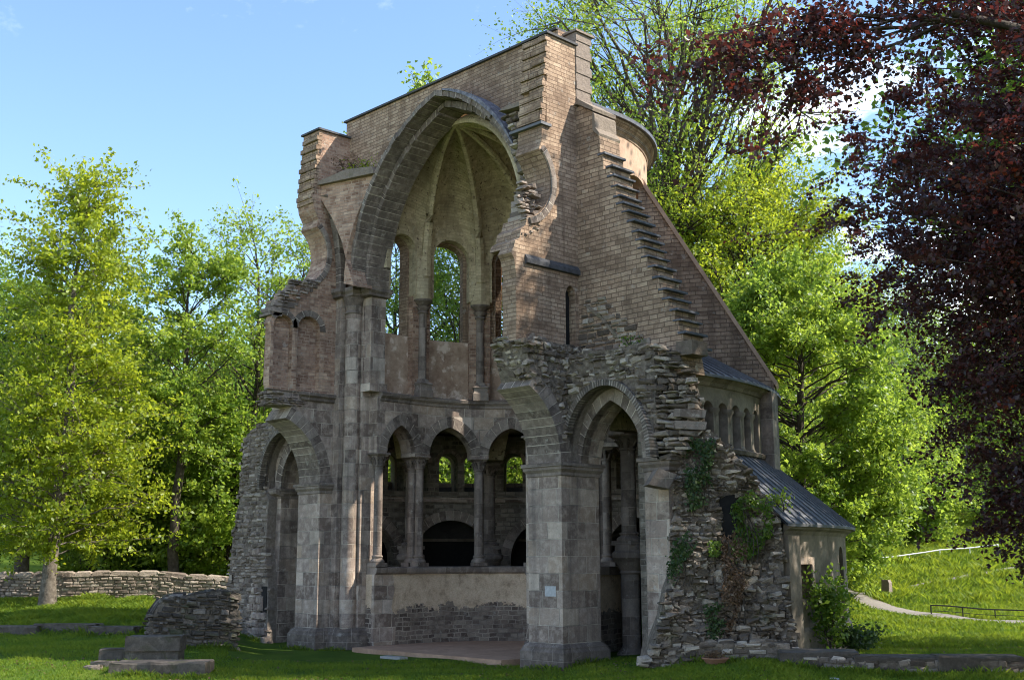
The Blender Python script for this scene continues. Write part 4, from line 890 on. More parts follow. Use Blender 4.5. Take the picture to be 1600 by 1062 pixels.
# gravel path bending round the choir, laid just above the lawn
def strip(name, pts, wd, mat, h=.02):
    V = []; 
    P = []
    for (xa, ya), (xb, yb) in zip(pts, pts[1:]):
        for k in range(12): P.append((xa+(xb-xa)*k/12, ya+(yb-ya)*k/12))
    P.append(pts[-1]); P = np.array(P)
    for _ in range(14): P[1:-1] = (P[:-2]+2*P[1:-1]+P[2:])/4
    T_ = np.gradient(P, axis=0); T_ /= np.linalg.norm(T_, axis=1)[:, None]; Nn = np.stack([-T_[:, 1], T_[:, 0]], 1)
    rows = []
    for s in np.linspace(-.5, .5, 7): q = P+Nn*wd*s; rows.append(np.stack([q[:, 0], q[:, 1], terr(q[:, 0], q[:, 1])+h+.03*(1-4*s*s)], 1))
    V = np.stack(rows, 1).reshape(-1, 3); n = len(P); ix = np.arange(n*7).reshape(n, 7)
    f = np.stack([ix[:-1, :-1], ix[:-1, 1:], ix[1:, 1:], ix[1:, :-1]], -1).reshape(-1, 4)
    return npobj(name, V, f, mat, smooth=True)
path1 = [gp(1300, 53), gp(1345, 49), gp(1400, 45.5), gp(1500, 43), gp(1640, 41.5), gp(1800, 40)]
path2 = [gp(1325, 50.5), gp(1370, 51.2), gp(1420, 52.5), gp(1500, 55), gp(1620, 58)]
tag(strip('path', path1, 1.1, M['gravel']), kind='structure'); tag(strip('path', path2, .6, M['gravel'], .027), kind='structure')
# ------------------------------------------------------------------ leaves and grass
def leafcloud(P, size, up_bias=.5, aspect=.62, rng=nr, nrm=None):
    """rhombic leaves at points P; returns vertices, quads"""
    n = len(P); nn = rng.normal(size=(n, 3)) if nrm is None else nrm+rng.normal(size=(n, 3))*.45
    nn[:, 2] += up_bias*2 if nrm is None else 0; nn /= np.linalg.norm(nn, axis=1)[:, None]
    d = rng.normal(size=(n, 3)); d[:, 2] -= .4; d -= nn*(d*nn).sum(1)[:, None]; d /= np.linalg.norm(d, axis=1)[:, None]
    s = np.cross(nn, d); L = (size*rng.uniform(.65, 1.3, n))[:, None] if np.isscalar(size) else (size*rng.uniform(.65, 1.3, n))[:, None]
    a = P-d*L*.5; b = P+s*L*aspect*.5+nn*L*.10-d*L*.06; c = P+d*L*.5; e = P-s*L*aspect*.5+nn*L*.10-d*L*.06
    V = np.stack([a, b, c, e], 1).reshape(-1, 3); return V, np.arange(n*4).reshape(n, 4)
# grass: tufts on the lawn, longer on the banks and meadow
def inruin(x, y):
    r = np.hypot(x-AC[0], y-AC[1]); a = ((r < 11.1) & (y > 2.0))
    a |= (x > -12.3) & (x < -10.2) & (y > -.35) & (y < 2); a |= (x > -1.5) & (x < .25) & (y > -.35) & (y < 2)
    a |= (x > -17) & (x < -14.2) & (y > .3) & (y < 2); a |= (x > -10.9) & (x < -1.2) & (y > .36) & (y < 5); a |= (x > 2.0) & (y > .2) & (x < 5) & (y < 3.2)
    return a
def onpath(x, y, g):
    out = np.zeros(len(x), bool)
    for P, wd in ((path1, .52), (path2, .3)):
        P = np.array(P)
        for _ in range(3):
            P = np.concatenate([[P[0]], np.stack([P[:-1]*.75+P[1:]*.25, P[:-1]*.25+P[1:]*.75], 1).reshape(-1, 2), [P[-1]]])
        for a, b in zip(P, P[1:]):
            d = b-a; L2 = max(1e-6, d@d); t = np.clip(((x-a[0])*d[0]+(y-a[1])*d[1])/L2, 0, 1)
            out |= np.hypot(x-a[0]-d[0]*t, y-a[1]-d[1]*t) < wd*g.uniform(.75, 1.1, len(x))
    return out
def grass(n, d0, d1, p0, p1, h0, h1, wd, seed, pw=1.0):
    g = np.random.default_rng(seed); d = (d0**pw+(d1**pw-d0**pw)*g.random(n))**(1/pw); px = g.uniform(p0, p1, n); l = (px-800)/1859*d
    x = CAM[0]+fh[0]*d+rh[0]*l; y = CAM[1]+fh[1]*d+rh[1]*l
    pat = .5+.5*np.sin(x*1.7+np.sin(y*1.3)*2)*np.sin(y*1.1+np.sin(x*.8)*2)
    k = (~inruin(x, y)) & (~onpath(x, y, g)) & (g.random(n) < .55+.45*pat); x, y, d, pat = x[k], y[k], d[k], pat[k]; n = len(x); z = terr(x, y)
    h = g.uniform(h0, h1, n)*(.6+.7*pat); a = g.uniform(0, 2*PI, n); w = wd*g.uniform(.7, 1.4, n); tl = g.normal(size=(n, 2))*.45
    bx, by = np.cos(a)*w, np.sin(a)*w
    V = np.empty((n, 4, 3)); V[:, 0] = np.stack([x-bx, y-by, z-.01], 1); V[:, 1] = np.stack([x+bx, y+by, z-.01], 1)
    V[:, 2] = np.stack([x+bx*.5+tl[:, 0]*h*.6, y+by*.5+tl[:, 1]*h*.6, z+h*.65], 1); V[:, 3] = np.stack([x+tl[:, 0]*h*1.25, y+tl[:, 1]*h*1.25, z+h], 1)
    return V.reshape(-1, 3), np.clip(.5*pat+.5*g.random(n), 0, 1)
gs = [grass(150000, 22.5, 34, -40, 1640, .035, .085, .012, 1), grass(60000, 38.5, 50, -40, 240, .10, .30, .02, 2), grass(30000, 34, 42, -40, 360, .04, .10, .014, 6), grass(70000, 33, 56, 1290, 1650, .07, .17, .02, 3), grass(120000, 48, 95, 1290, 1650, .12, .36, .03, 4), grass(30000, 22.5, 30, 1000, 1640, .04, .10, .014, 5)]
def fringe(segs, n, h0, h1, seed):      # ragged growth along wall feet
    g = np.random.default_rng(seed); out = []
    for (a, b) in segs:
        a, b = np.array(a), np.array(b); L = np.linalg.norm(b-a); m = int(n*L); t = g.random(m)[:, None]; nn = np.array([(b-a)[1], -(b-a)[0]])/L
        if (CAM[:2]-a)@nn < 0: nn = -nn
        out.append(a+(b-a)*t+nn*(np.abs(g.normal(size=m))*.10)[:, None]+g.normal(size=(m, 2))*.03)
    p = np.concatenate(out); x, y = p[:, 0], p[:, 1]; n = len(x); z = terr(x, y); k = .5+.5*np.sin(x*3.1)*np.sin(y*2.7+x)
    h = g.uniform(h0, h1, n)*(.4+.9*k); a = g.uniform(0, 2*PI, n); w = .012; tl = g.normal(size=(n, 2))*.4; bx, by = np.cos(a)*w, np.sin(a)*w
    V = np.empty((n, 4, 3)); V[:, 0] = np.stack([x-bx, y-by, z-.01], 1); V[:, 1] = np.stack([x+bx, y+by, z-.01], 1)
    V[:, 2] = np.stack([x+bx*.5+tl[:, 0]*h*.6, y+by*.5+tl[:, 1]*h*.6, z+h*.65], 1); V[:, 3] = np.stack([x+tl[:, 0]*h*1.25, y+tl[:, 1]*h*1.25, z+h], 1)
    return V.reshape(-1, 3), g.random(n)
gs.append(fringe([((-1.4, -.18), (.18, -.18)), ((.18, -.18), (.2, 1.4)), ((-12.3, -.18), (-10.7, -.18)), ((-10.65, -.1), (-9.9, .5)), ((-17, .25), (-14.3, .25)), (gp(1010, 29), gp(1120, 28.2)), (gp(1115, 28.2), gp(1225, 27.2)), (gp(1222, 26.9), gp(1345, 26.2)), (gp(1345, 26.2), gp(1660, 25.4)), (gp(240, 35.2), gp(375, 36.2)), (gp(180, 31.0), gp(290, 31.0)), (gp(180, 28.9), gp(330, 28.9)), (gp(-20, 38.1), gp(230, 38.1)), (gp(-160, 49.8), gp(360, 51.0)), (gp(1225, 32), gp(1335, 33.5))], 130, .06, .2, 9))
V = np.concatenate([g[0] for g in gs]); T_ = np.concatenate([g[1] for g in gs])
gL = np.random.default_rng(4); d = gL.uniform(23, 34, 2600); l = (gL.uniform(-20, 1620, 2600)-800)/1859*d; xx = CAM[0]+fh[0]*d+rh[0]*l; yy = CAM[1]+fh[1]*d+rh[1]*l
kk = (~inruin(xx, yy)) & (np.sin(xx*.9)*np.sin(yy*1.1+xx*.4)+gL.normal(size=2600)*.5 > .2); Pf = np.stack([xx, yy, terr(xx, yy)+.05], 1)[kk]; VL, FL = leafcloud(Pf, .075, 1.2, rng=gL)
tag(npobj('fallen_leaves', VL, FL, M['l_dry'], gL.random(len(Pf))), kind='stuff')
tag(npobj('grass', V, np.arange(len(V)).reshape(-1, 4), M['grass'], T_), kind='stuff')
# ------------------------------------------------------------------ trees
class TB:      # numpy friendly tube collector
    def __init__(s): s.V = []; s.F = []; s.n = 0
    def tube(s, pts, rad, k=6):
        pts = np.asarray(pts, float); m = len(pts); d = np.gradient(pts, axis=0); d /= np.linalg.norm(d, axis=1)[:, None]+1e-9
        ref = np.where(np.abs(d[:, 2:3]) < .9, np.array([[0, 0, 1.]]), np.array([[1., 0, 0]]))
        a = np.cross(d, ref); a /= np.linalg.norm(a, axis=1)[:, None]+1e-9; b = np.cross(d, a)
        th = np.arange(k)*2*PI/k
        R = pts[:, None]+(a[:, None]*np.cos(th)[None, :, None]+b[:, None]*np.sin(th)[None, :, None])*np.asarray(rad)[:, None, None]
        ix = s.n+np.arange(m*k).reshape(m, k); nx_ = np.roll(ix, -1, 1)
        s.V.append(R.reshape(-1, 3)); s.F.append(np.stack([ix[:-1], nx_[:-1], nx_[1:], ix[1:]], -1).reshape(-1, 4)); s.n += m*k
    def obj(s, name, mat, parent): return npobj(name, np.concatenate(s.V), np.concatenate(s.F), mat, None, parent, True)
def bez(p0, p1, up_, n, g, wob):
    t = np.linspace(0, 1, n)[:, None]; c = (p0+p1)/2+np.array([0, 0, up_]); q = (1-t)**2*p0+2*t*(1-t)*c+t*t*p1
    w = np.cumsum(g.normal(size=(n, 3)), 0)*wob; w -= w[0]+(w[-1]-w[0])*t; return q+w
def tree(label, pos, H, R, cz0, leaf, bark='bark', nclump=55, nleaf=24000, size=.16, seed=1, r0=.28, prof=None, lean=(0, 0), group=None, name='tree', flat=.75, up=.28, fork=None, clr=1.0, twigs=5, cat='tree', steep=.75, trunk_top=.9, inner=.25, sag=0, cl_list=None, limb_r=1.0):
    g = np.random.default_rng(seed); x, y = pos; z0 = tz(x, y)-.15
    t = empty(name, (x, y, z0)); tag(t, label, cat, group)
    tb = TB(); top = np.array([lean[0], lean[1], H*trunk_top])
    tp = bez(np.zeros(3), top, 0, 14, g, .005*H); tr = r0*(1-np.linspace(0, 1, 14))**.75+.02; tr[0] *= 1.35
    tb.tube(tp, tr, 9)
    prof = prof or (lambda f: math.sin(PI*min(1, max(0, f))**.8)**.6)
    C = []
    if cl_list is not None: C = [np.array(c, float) for c in cl_list]
    tries = 0
    while len(C) < nclump and tries < 9000:
        tries += 1; f = g.random(); rr = R*prof(f)*math.sqrt(g.uniform(inner, 1)); a = g.uniform(0, 2*PI)
        z = cz0+(H-cz0)*f; ax = np.array([lean[0], lean[1]])*min(1, z/H)
        c = np.array([ax[0]+rr*math.cos(a), ax[1]+rr*math.sin(a), z])
        if all(np.linalg.norm((c-q)*[1, 1, 1.3]) > R*.27*clr for q in C): C.append(c)
    L = []; TI = []
    per = nleaf//max(1, len(C))
    for c in C:
        rad = math.hypot(c[0], c[1]); ha = max(cz0*.55, min(H*trunk_top*.97, c[2]-rad*steep*g.uniform(.7, 1.2)))
        k = ha/(H*trunk_top)*13; i = int(min(12, k)); p0 = tp[i]+(tp[i+1]-tp[i])*(k-i)
        ln = np.linalg.norm(c-p0); rb = max(.012, min(tr[i]*.62, .011*ln*limb_r*g.uniform(.8, 1.3)+.006))
        q = bez(p0, c, ln*.08+sag, 8, g, .02*ln); tb.tube(q, np.linspace(rb, rb*.25+.004, 8), 5)
        cr_ = R*.30*clr*g.uniform(.75, 1.3); tint0 = g.random()
        dirv = (c-p0)/(ln+1e-6)
        for w in range(twigs*2):
            o = g.normal(size=3)*cr_*np.array([.95, .95, flat*1.05])+dirv*cr_*.35; e = c+o
            st_ = q[g.integers(4, 8)]; tb.tube(bez(st_, e, .04*ln*g.normal(), 4, g, .02), [rb*.32+.004, rb*.22+.004, .008, .005], 3)
            m = int(per/twigs/2*g.uniform(.4, 1.6)); bs = cr_*g.uniform(.14, .30)
            # leaves sit along the twig and in a flattened spray about its end
            s = 1-.55*np.abs(g.normal(size=m))[:, None].clip(0, 1.7)*.7; pts = st_+(e-st_)*s+g.normal(size=(m, 3))*bs*np.array([1, 1, .62])
            L.append(pts); TI.append(np.clip(.4*tint0+.42*g.random(m)+.1+g.normal()*.12, 0, 1))
    P = np.concatenate(L); V, Fq = leafcloud(P, size, up, rng=g)
    tb.obj('trunk', M[bark], t); npobj('crown', V, Fq, M[leaf], np.concatenate(TI), t)
    return t
GL = 'trees behind the boundary wall'
cone = lambda f: (1-f)**.62*min(1, f*7+.35)
oval = lambda f: math.sin(PI*min(1, max(0, f*.92+.06)))**.55
tree('large yellow green maple in front of the boundary wall at the left edge', gp(78, 46), 17.6, 3.8, 2.3, 'l_yellow', 'barkpale', 120, 50000, 0.178, 11, .27, cone, (.5, .2), flat=.7, steep=.35, clr=.75, name='maple_tree')
tree('slim tree with a tall bare trunk behind the stone wall, right of the maple', gp(266, 53), 16.6, 2.6, 6.5, 'l_fresh', 'bark', 46, 22950, 0.177, 12, .25, oval, (.2, .2), GL, steep=.9, clr=.9, name='slender_tree')
tree('airy tall tree with fine upright branches just left of the ruin', gp(378, 57), 18.4, 3.3, 5.5, 'l_fresh', 'bark', 54, 12500, 0.177, 13, .24, oval, (.3, 0), GL, steep=1.1, clr=.85, name='airy_tree')
tree('leafy tree half hidden by the broken left edge of the ruin', gp(470, 60), 18.6, 3.4, 5, 'l_fresh', 'bark', 46, 12500, 0.201, 14, .25, oval, (-.6, 0), GL, steep=.9, name='leafy_tree')
tree('dark trunked tree between the maple and the slim tree', gp(133, 56), 14.2, 3.6, 3, 'l_mid', 'bark', 52, 29700, 0.201, 15, .3, oval, (0, 0), GL, steep=.7, name='leafy_tree')
tree('short dark trunked tree at the far left behind the maple', gp(30, 53), 13.4, 3.8, 3, 'l_mid', 'bark', 50, 29700, 0.201, 16, .34, oval, (0, 0), GL, steep=.7, name='leafy_tree')
tree('low bright tree behind the stone wall at the ruin left flank', gp(362, 55.5), 7.6, 3.0, .8, 'l_fresh', 'bark', 60, 32400, 0.201, 17, .2, oval, (0, 0), GL, steep=.5, name='young_tree')
tree('low bright tree behind the stone wall behind the maple', gp(165, 57), 8.4, 3.6, .8, 'l_fresh', 'bark', 60, 32400, 0.201, 18, .2, oval, (0, 0), GL, steep=.5, name='young_tree')
tree('shrubby dark green tree low between the two slim trunks', gp(322, 60), 9.5, 4.2, .6, 'l_mid', 'bark', 60, 29700, 0.224, 19, .22, oval, (0, 0), GL, steep=.5, name='young_tree')
tree('broad tree rising left of the maple beyond the wall', gp(-50, 58), 15.5, 4.4, 3, 'l_mid', 'bark', 50, 27000, 0.212, 20, .34, oval, (0, 0), GL, steep=.6, name='leafy_tree')
GB = 'trees behind the ruin'
tree('tree with bare dark limbs seen through the left apse window', gp(610, 78), 23, 5.8, 6, 'l_fresh', 'bark', 44, 16200, 0.201, 21, .3, oval, (0, 0), GB, steep=1.0, name='airy_tree', limb_r=1.5)
tree('dark leafed tree filling the middle apse window', gp(716, 76), 25.0, 5.4, 6, 'l_mid', 'bark', 60, 35100, 0.201, 22, .32, oval, (0, 0), GB, steep=.8, name='leafy_tree')
tree('bright green tree seen through the right apse window', gp(800, 77), 24, 5.4, 5, 'l_fresh', 'bark', 56, 29700, 0.201, 23, .3, oval, (0, 0), GB, steep=.8, name='leafy_tree')
tree('tree low behind the ruin seen through the ambulatory windows', gp(690, 58), 9.0, 4.5, 1, 'l_fresh', 'bark', 50, 21600, 0.212, 24, .25, oval, (0, 0), GB, steep=.6, name='young_tree')
tree('tree low behind the ruin seen past the dark inner columns', gp(860, 58), 9.5, 4.5, 1, 'l_fresh', 'bark', 50, 21600, 0.212, 25, .25, oval, (0, 0), GB, steep=.6, name='young_tree')
# the very tall tree behind the apse: thin foliage, ascending limbs
tall = lambda f: (.55+.6*f) if f < .7 else (.97*math.sqrt(max(0, 1-((f-.7)/.32)**2)))
tree('very tall thinly leaved tree towering behind the apse', gp(1020, 68), 37.0, 10.0, 10, 'l_fresh', 'bark', 150, 62100, 0.201, 31, .46, tall, (1.6, .6), flat=.7, steep=1.35, clr=.6, name='tall_tree', limb_r=1.25, inner=.12, twigs=6)
tree('crooked limbed yellow green tree right of the sloping buttress', gp(1150, 64), 20.5, 6.6, 9, 'l_yellow', 'bark', 90, 54000, 0.195, 32, .36, oval, (1.0, .4), flat=.7, steep=.5, clr=.65, name='crooked_tree', limb_r=1.7)
tree('slender upright tree with a thin dark stem against the cloud', gp(1212, 66), 22.0, 3.6, 9, 'l_fresh', 'bark', 50, 15525, 0.189, 33, .2, oval, (.3, 0), steep=1.1, clr=.8, name='slender_tree')
tree('dense rounded bright tree beside the chapel roofs', gp(1250, 50), 13.8, 4.5, 1.3, 'l_fresh', 'bark', 150, 105300, 0.183, 34, .3, lambda f: math.sin(PI*min(1, max(0, f*.8+.17)))**.6, (.3, 0), flat=.7, steep=.35, clr=.62, name='bushy_tree', inner=.35)
GR = 'trees on the meadow slope'
for i, (px, d, h, r, lf, lb) in enumerate([(1165, 74, 17.5, 5.2, 'l_mid', 'mid green tree behind the rounded tree, left of it'), (1330, 82, 17.0, 6.0, 'l_mid', 'broad pale green tree on the slope above the rounded tree'), (1405, 70, 9.5, 3.0, 'l_fresh', 'narrow light tree between the rounded tree and the copper beech'), (1450, 92, 18.5, 6.0, 'l_mid', 'round distant tree behind the copper beech fringe'), (1395, 96, 19.5, 5.5, 'l_fresh', 'distant tree topping the slope under the white cloud'), (1540, 86, 15.5, 6.0, 'l_mid', 'tree on the slope behind the copper beech, second from right'), (1630, 80, 14.5, 6.0, 'l_mid', 'tree on the slope at the right edge behind the copper beech'), (1440, 66, 5.2, 2.2, 'l_fresh', 'small bright bush at the foot of the slope trees')]):
    tree(lb, gp(px, d), h, r, .6, lf, 'bark', 60, 24000, .19, 40+i, .25, oval, (0, 0), GR, steep=.5, name='slope_tree')
# background wood as one mass
g = np.random.default_rng(77); L = []; TI = []; tb = TB()
for k in range(190):
    side = g.random(); px = g.uniform(-500, 560) if side < .5 else (g.uniform(560, 1180) if side < .7 else g.uniform(1120, 2200)); d = g.uniform(76, 135) if px < 1250 else g.uniform(104, 165)
    x, y = gp(px, d); z = tz(x, y); h = g.uniform(10, 15)*(1.0 if px < 1100 else .9); r = g.uniform(3.2, 5.2); m = 1500
    v = g.normal(size=(m, 3)); v /= np.linalg.norm(v, axis=1)[:, None]; v *= (g.random(m)**.28)[:, None]
    lump = 1+.22*np.sin(v[:, 0]*6+k)*np.sin(v[:, 1]*5+2*k)+.15*np.sin(v[:, 2]*9+k)
    L.append(np.array([x, y, z+h*.55])+v*lump[:, None]*np.array([r, r, h*.5])); TI.append(np.clip(.6*g.random()+.4*g.random(m), 0, 1))
P = np.concatenate(L); V, Fq = leafcloud(P, .42, .4, rng=g)
tag(npobj('wood', V, Fq, M['l_fresh'], np.concatenate(TI)), kind='stuff')
# ------------------------------------------------------------------ copper beech (trunk outside the frame on the right)
def beech():
    g = np.random.default_rng(5); lat0, dep0 = 14.4, 19.0
    q = CAM+fh*dep0+rh*lat0; x, y = q[0], q[1]; z0 = tz(x, y)-.2
    t = empty('copper_beech', (x, y, z0)); tag(t, 'copper beech with dark purple drooping foliage filling the right edge', 'tree')
    tb = TB(); tp = bez(np.zeros(3), np.array([-.5, .5, 17]), 0, 14, g, .1); tr = .62*(1-np.linspace(0, 1, 14))**.7+.03; tb.tube(tp, tr, 10)
    L = []; TI = []
    fx = np.array([fh[0], fh[1], 0]); rx = np.array([rh[0], rh[1], 0])
    def spray(c, p0, drop, spread, n, sz=None):
        ln = np.linalg.norm(c-p0); q = bez(p0, c, ln*.10-.2, 9, g, .012*ln)
        tb.tube(q, np.linspace(.0045*ln+.006, .004, 9), 4)
        hue = g.random(); nt_ = 13
        for w in range(nt_):     # drooping shoots with leaves ranked along both sides
            s = q[g.integers(3, 9)]; e = s+g.normal(size=3)*np.array([spread, spread, spread*.3])+np.array([0, 0, -drop*g.uniform(.4, 1.2)])
            tw = bez(s, e, .25*spread, 6, g, .03); tb.tube(tw, np.linspace(.007, .002, 6), 3)
            m = n//nt_; s_ = g.random(m)*5; i = np.minimum(4, s_.astype(int)); f = (s_-i)[:, None]
            L.append(tw[i]*(1-f)+tw[i+1]*f+g.normal(size=(m, 3))*np.array([.10, .10, .045])); TI.append(np.clip(g.random(m)*.88+.14*(hue > .9)+(.08 if hue > .6 else 0), 0, 1))
    def env(z):     # crown radius at height z
        return np.interp(z, [1.2, 2.2, 3.5, 5, 7, 9, 12, 15, 18], [6.0, 6.5, 6.8, 7.3, 9.1, 9.7, 9.4, 7.0, 2.5])
    def left_edge(c):      # the crown hangs clear of the ruin: its outer face seen from the lawn
        p = c+np.array([x, y, z0])-CAM; dpt = p@fw; return 800+F*(p@r2)/dpt, 531-F*(p@u2)/dpt
    k = 0; tries = 0
    while k < 730 and tries < 6000:
        tries += 1
        z = g.uniform(2.7, 17.5); a = g.uniform(0, 2*PI); R = env(z); rr = R*math.sqrt(g.uniform(.25, 1.0))
        c = rx*rr*math.cos(a)+fx*rr*math.sin(a)+np.array([0, 0, z])
        if math.sin(a) > .55 and g.random() < .6: continue
        if z > 11.5 and g.random() < .6: continue
        ex, ey = left_edge(c); lim = np.interp(ey, [-400, 0, 340, 480, 540, 640, 720, 780, 860], [1360, 1318, 1312, 1345, 1440, 1462, 1470, 1490, 1530])
        if ex < lim or (ex > 1800 and g.random() < .55): continue
        ph = max(1.5, min(15, z-rr*.25)); p0 = tp[int(ph/17*13)]
        spray(c, p0, .35 if z < 3.6 else .75 if z < 8 else .5, .60, 1050); k += 1
    # one long bough reaching left high up
    for (lt, dp_, zz_) in [(-7.6, -3.2, 11.0), (-8.6, -3.9, 10.8), (-9.4, -4.3, 10.5), (-10.2, -4.6, 10.1), (-10.8, -4.7, 9.5), (-11.2, -4.8, 9.2), (-11.7, -5.0, 9.0), (-12.0, -5.1, 9.1), (-12.4, -5.2, 8.9), (-11.5, -4.9, 8.5), (-11.4, -4.8, 8.2), (-11.9, -5.0, 8.7), (-12.4, -5.1, 8.6), (-11.5, -4.7, 7.8)]:
        c = rx*lt+fx*dp_+np.array([0, 0, zz_-z0]); p0 = rx*(lt*.72)+fx*(dp_*.72)+np.array([0, 0, 10.3]); spray(c, p0, .5, .34, 430)
    q = bez(tp[6], rx*(-8.2)+fx*(-3.6)+np.array([0, 0, 10.4]), .6, 10, g, .08); tb.tube(q, np.linspace(.16, .05, 10), 6)
    P = np.concatenate(L); V, Fq = leafcloud(P, .09, .55, .70, rng=g)
    tb.obj('trunk', M['bark'], t); npobj('crown', V, Fq, M['l_copper'], np.concatenate(TI), t)
beech()
tree('tall leafy tree standing beyond the copper beech on the right', (12.8, 12.0), 26, 6.6, 6, 'l_mid', 'bark', 80, 48000, .27, 61, .45, oval, (0, 0), steep=.6, name='shade_tree')
# ------------------------------------------------------------------ walls, blocks and small things round about
def stonewall(name, pts, h, th, label, mats=('warmstone', 'core'), cap=None, pro=(.02, .08), hm=(.08, .17), lm=(.14, .42), ends=True, top=None, gap=.03):
    """a dry-built wall following the ground along pts"""
    t = empty(name, (pts[0][0], pts[0][1], tz(*pts[0]))); tag(t, label, 'wall'); B = Vector(t.location)
    core, st, cp = MB(), MB(), MB()
    for (xa, ya), (xb, yb) in zip(pts, pts[1:]):
        d = Vector((xb-xa, yb-ya)); L = d.length; d /= L; n = Vector((d.y, -d.x))
        if (Vector((CAM[0]-xa, CAM[1]-ya))).dot(n) < 0: n = -n
        hh = (lambda u: h) if top is None else top
        zb = lambda u: tz(xa+d.x*u, ya+d.y*u)
        f = lambda u, v, w: (xa+d.x*u-n.x*w-B.x, ya+d.y*u-n.y*w-B.y, v+zb(min(max(u, 0), L))-B.z)
        poly = [(0, -.4)]+[(L*i/24, -.4) for i in range(1, 25)]+[(L*i/24, hh(L*i/24)) for i in range(24, -1, -1)]
        slab(core, poly, 0, th, f)
        rubble(st, poly, f, .01, *hm, *lm, pro, .3, gap)
        rubble(st, poly, lambda u, v, w: f(u, v, th-w), .01, *hm, *lm, pro, .3, .1) if th < 1 else None
        tp_ = lambda u, v, w: (lambda q: (q[0], q[1], q[2]))(f(u, hh(min(max(u, 0), L))-w, v))
        if cap is None: rubble(st, [(0, 0), (L, 0), (L, th), (0, th)], tp_, .0, .14, .26, .2, .5, (.02, .09), .3, .02)
        else: rubble(cp, [(-.05, -.06), (L+.05, -.06), (L+.05, th+.06), (-.05, th+.06)], tp_, .0, th+.1, th+.12, .5, 1.1, (.09, .13), .06, 0)
        if ends:
            for u0, s in ((0, 1), (L, -1)): rubble(st, [(0, -.2), (th, -.2), (th, hh(u0)), (0, hh(u0))], lambda u, v, w: f(u0+s*w, v, u), .0, *hm, *lm, pro, .3, gap)
    core.build('core', M[mats[1]], t); st.build('stones', M[mats[0]], t)
    if cp.f: cp.build('capstones', M[cap], t)
    return t
stonewall('boundary_wall', [gp(-160, 50), gp(100, 50.5), gp(360, 51.5), gp(560, 53)], 1.12, .5, 'long low stone boundary wall with pale capstones under the left trees', cap='warmstone', ends=False)
A_, B_ = gp(243, 35.5), gp(372, 36.6)
stonewall('ruined_wall', [A_, B_], 1.5, .8, 'ragged dark stub of ruined rubble wall beside the left flank', ('darkstone', 'core'), pro=(.04, .2), hm=(.07, .19), lm=(.12, .42), top=lambda u: 1.6-.14*math.sin(u*2.2)-.13*max(0, u-1.3)-.75*math.exp(-u*4.5), gap=.06)
def blk(name, px, dep, w, dp_, z0, h, rot, label, cat='stone', mat='darkashlar', group=None, chip=.04, sub=None):
    """a squared stone block, edges slightly broken; px and dep give the middle of its front"""
    x, y = gp(px, dep); z = tz(x, y)+z0; mb = MB(); an = YAW+R_(rot); c, s = math.cos(an), math.sin(an)
    n = max(2, int(w/.3)); rows = []
    for zz_, ins in ((-.15, 0), (h-.03, 0), (h, .025)):
        r = []
        for i in range(n+1): r.append((-w/2+ins+(w-2*ins)*i/n, ins+rnd.uniform(-chip, chip), zz_+(rnd.uniform(-chip, chip)*.6 if zz_ > 0 else 0)))
        for i in range(4): r.append((w/2-ins+rnd.uniform(-chip, chip), dp_*(i+1)/5, zz_))
        for i in range(n+1): r.append((w/2-ins-(w-2*ins)*i/n, dp_-ins+rnd.uniform(-chip, chip), zz_))
        for i in range(4): r.append((-w/2+ins+rnd.uniform(-chip, chip), dp_*(4-i)/5, zz_))
        rows.append([(c*a-s*b, s*a+c*b, q) for a, b, q in r])
    for P, Q in zip(rows, rows[1:]):
        for i in range(len(P)): j = (i+1) % len(P); mb.face([P[i], P[j], Q[j], Q[i]])
    mb.face(rows[-1]); mb.face(rows[0][::-1])
    o = mb.build(name, M[mat], None, False, (x, y, z)); tag(o, label, cat, group); return o
M['slabstone'] = simple('worn_slab_stone', [(.3, (.075, .06, .047)), (.55, (.135, .11, .086)), (.8, (.27, .22, .17))], 4, .95, .9, .03, sc2=(2.2, (.05, .05, .025), .54, .7))
blk('stone_slab', 253, 29.2, 2.3, 1.1, 0, .27, 3, 'broad flat stone slab lying lowest on the lawn at left', 'stone', 'slabstone', chip=.05)
blk('stone_block', 243, 31.2, 1.36, .7, -.05, .50, 2, 'long dressed stone block of the short wall below the ruined stub', 'stone', 'slabstone')
blk('coping_stone', 243, 31.15, 1.40, .8, .46, .22, 2, 'thick coping stone lying on top of the long dressed block', 'stone', 'slabstone')
blk('stone_block', 183, 31.5, .7, .6, -.1, .42, 5, 'lower dressed block butting the left end of the long block', 'stone', 'slabstone')
for i, (px, d, w, h, lb) in enumerate([(165, 30.4, .55, .16, 'small rough stone in the grass at the end of the blocks'), (152, 29.8, .4, .12, 'pale rough stone in the grass left of the slab')]):
    blk('loose_stone', px, d, w, .4, -.03, h, 20*i-10, lb, 'stone', 'stone', None, .06)
for i, (px, d, w, lb) in enumerate([(12, 38.4, 2.2, 'worn grey kerb slab at the left edge of the lawn'), (105, 38.6, 2.0, 'worn kerb slab in the lawn, second from the left edge'), (178, 38.2, 1.5, 'short worn kerb slab nearest the ruined wall stub')]):
    blk('kerb_slab', px, d, w, .8, .08, .2, -4, lb, 'slab', 'slabstone', 'kerb slabs of the old nave wall', .05)
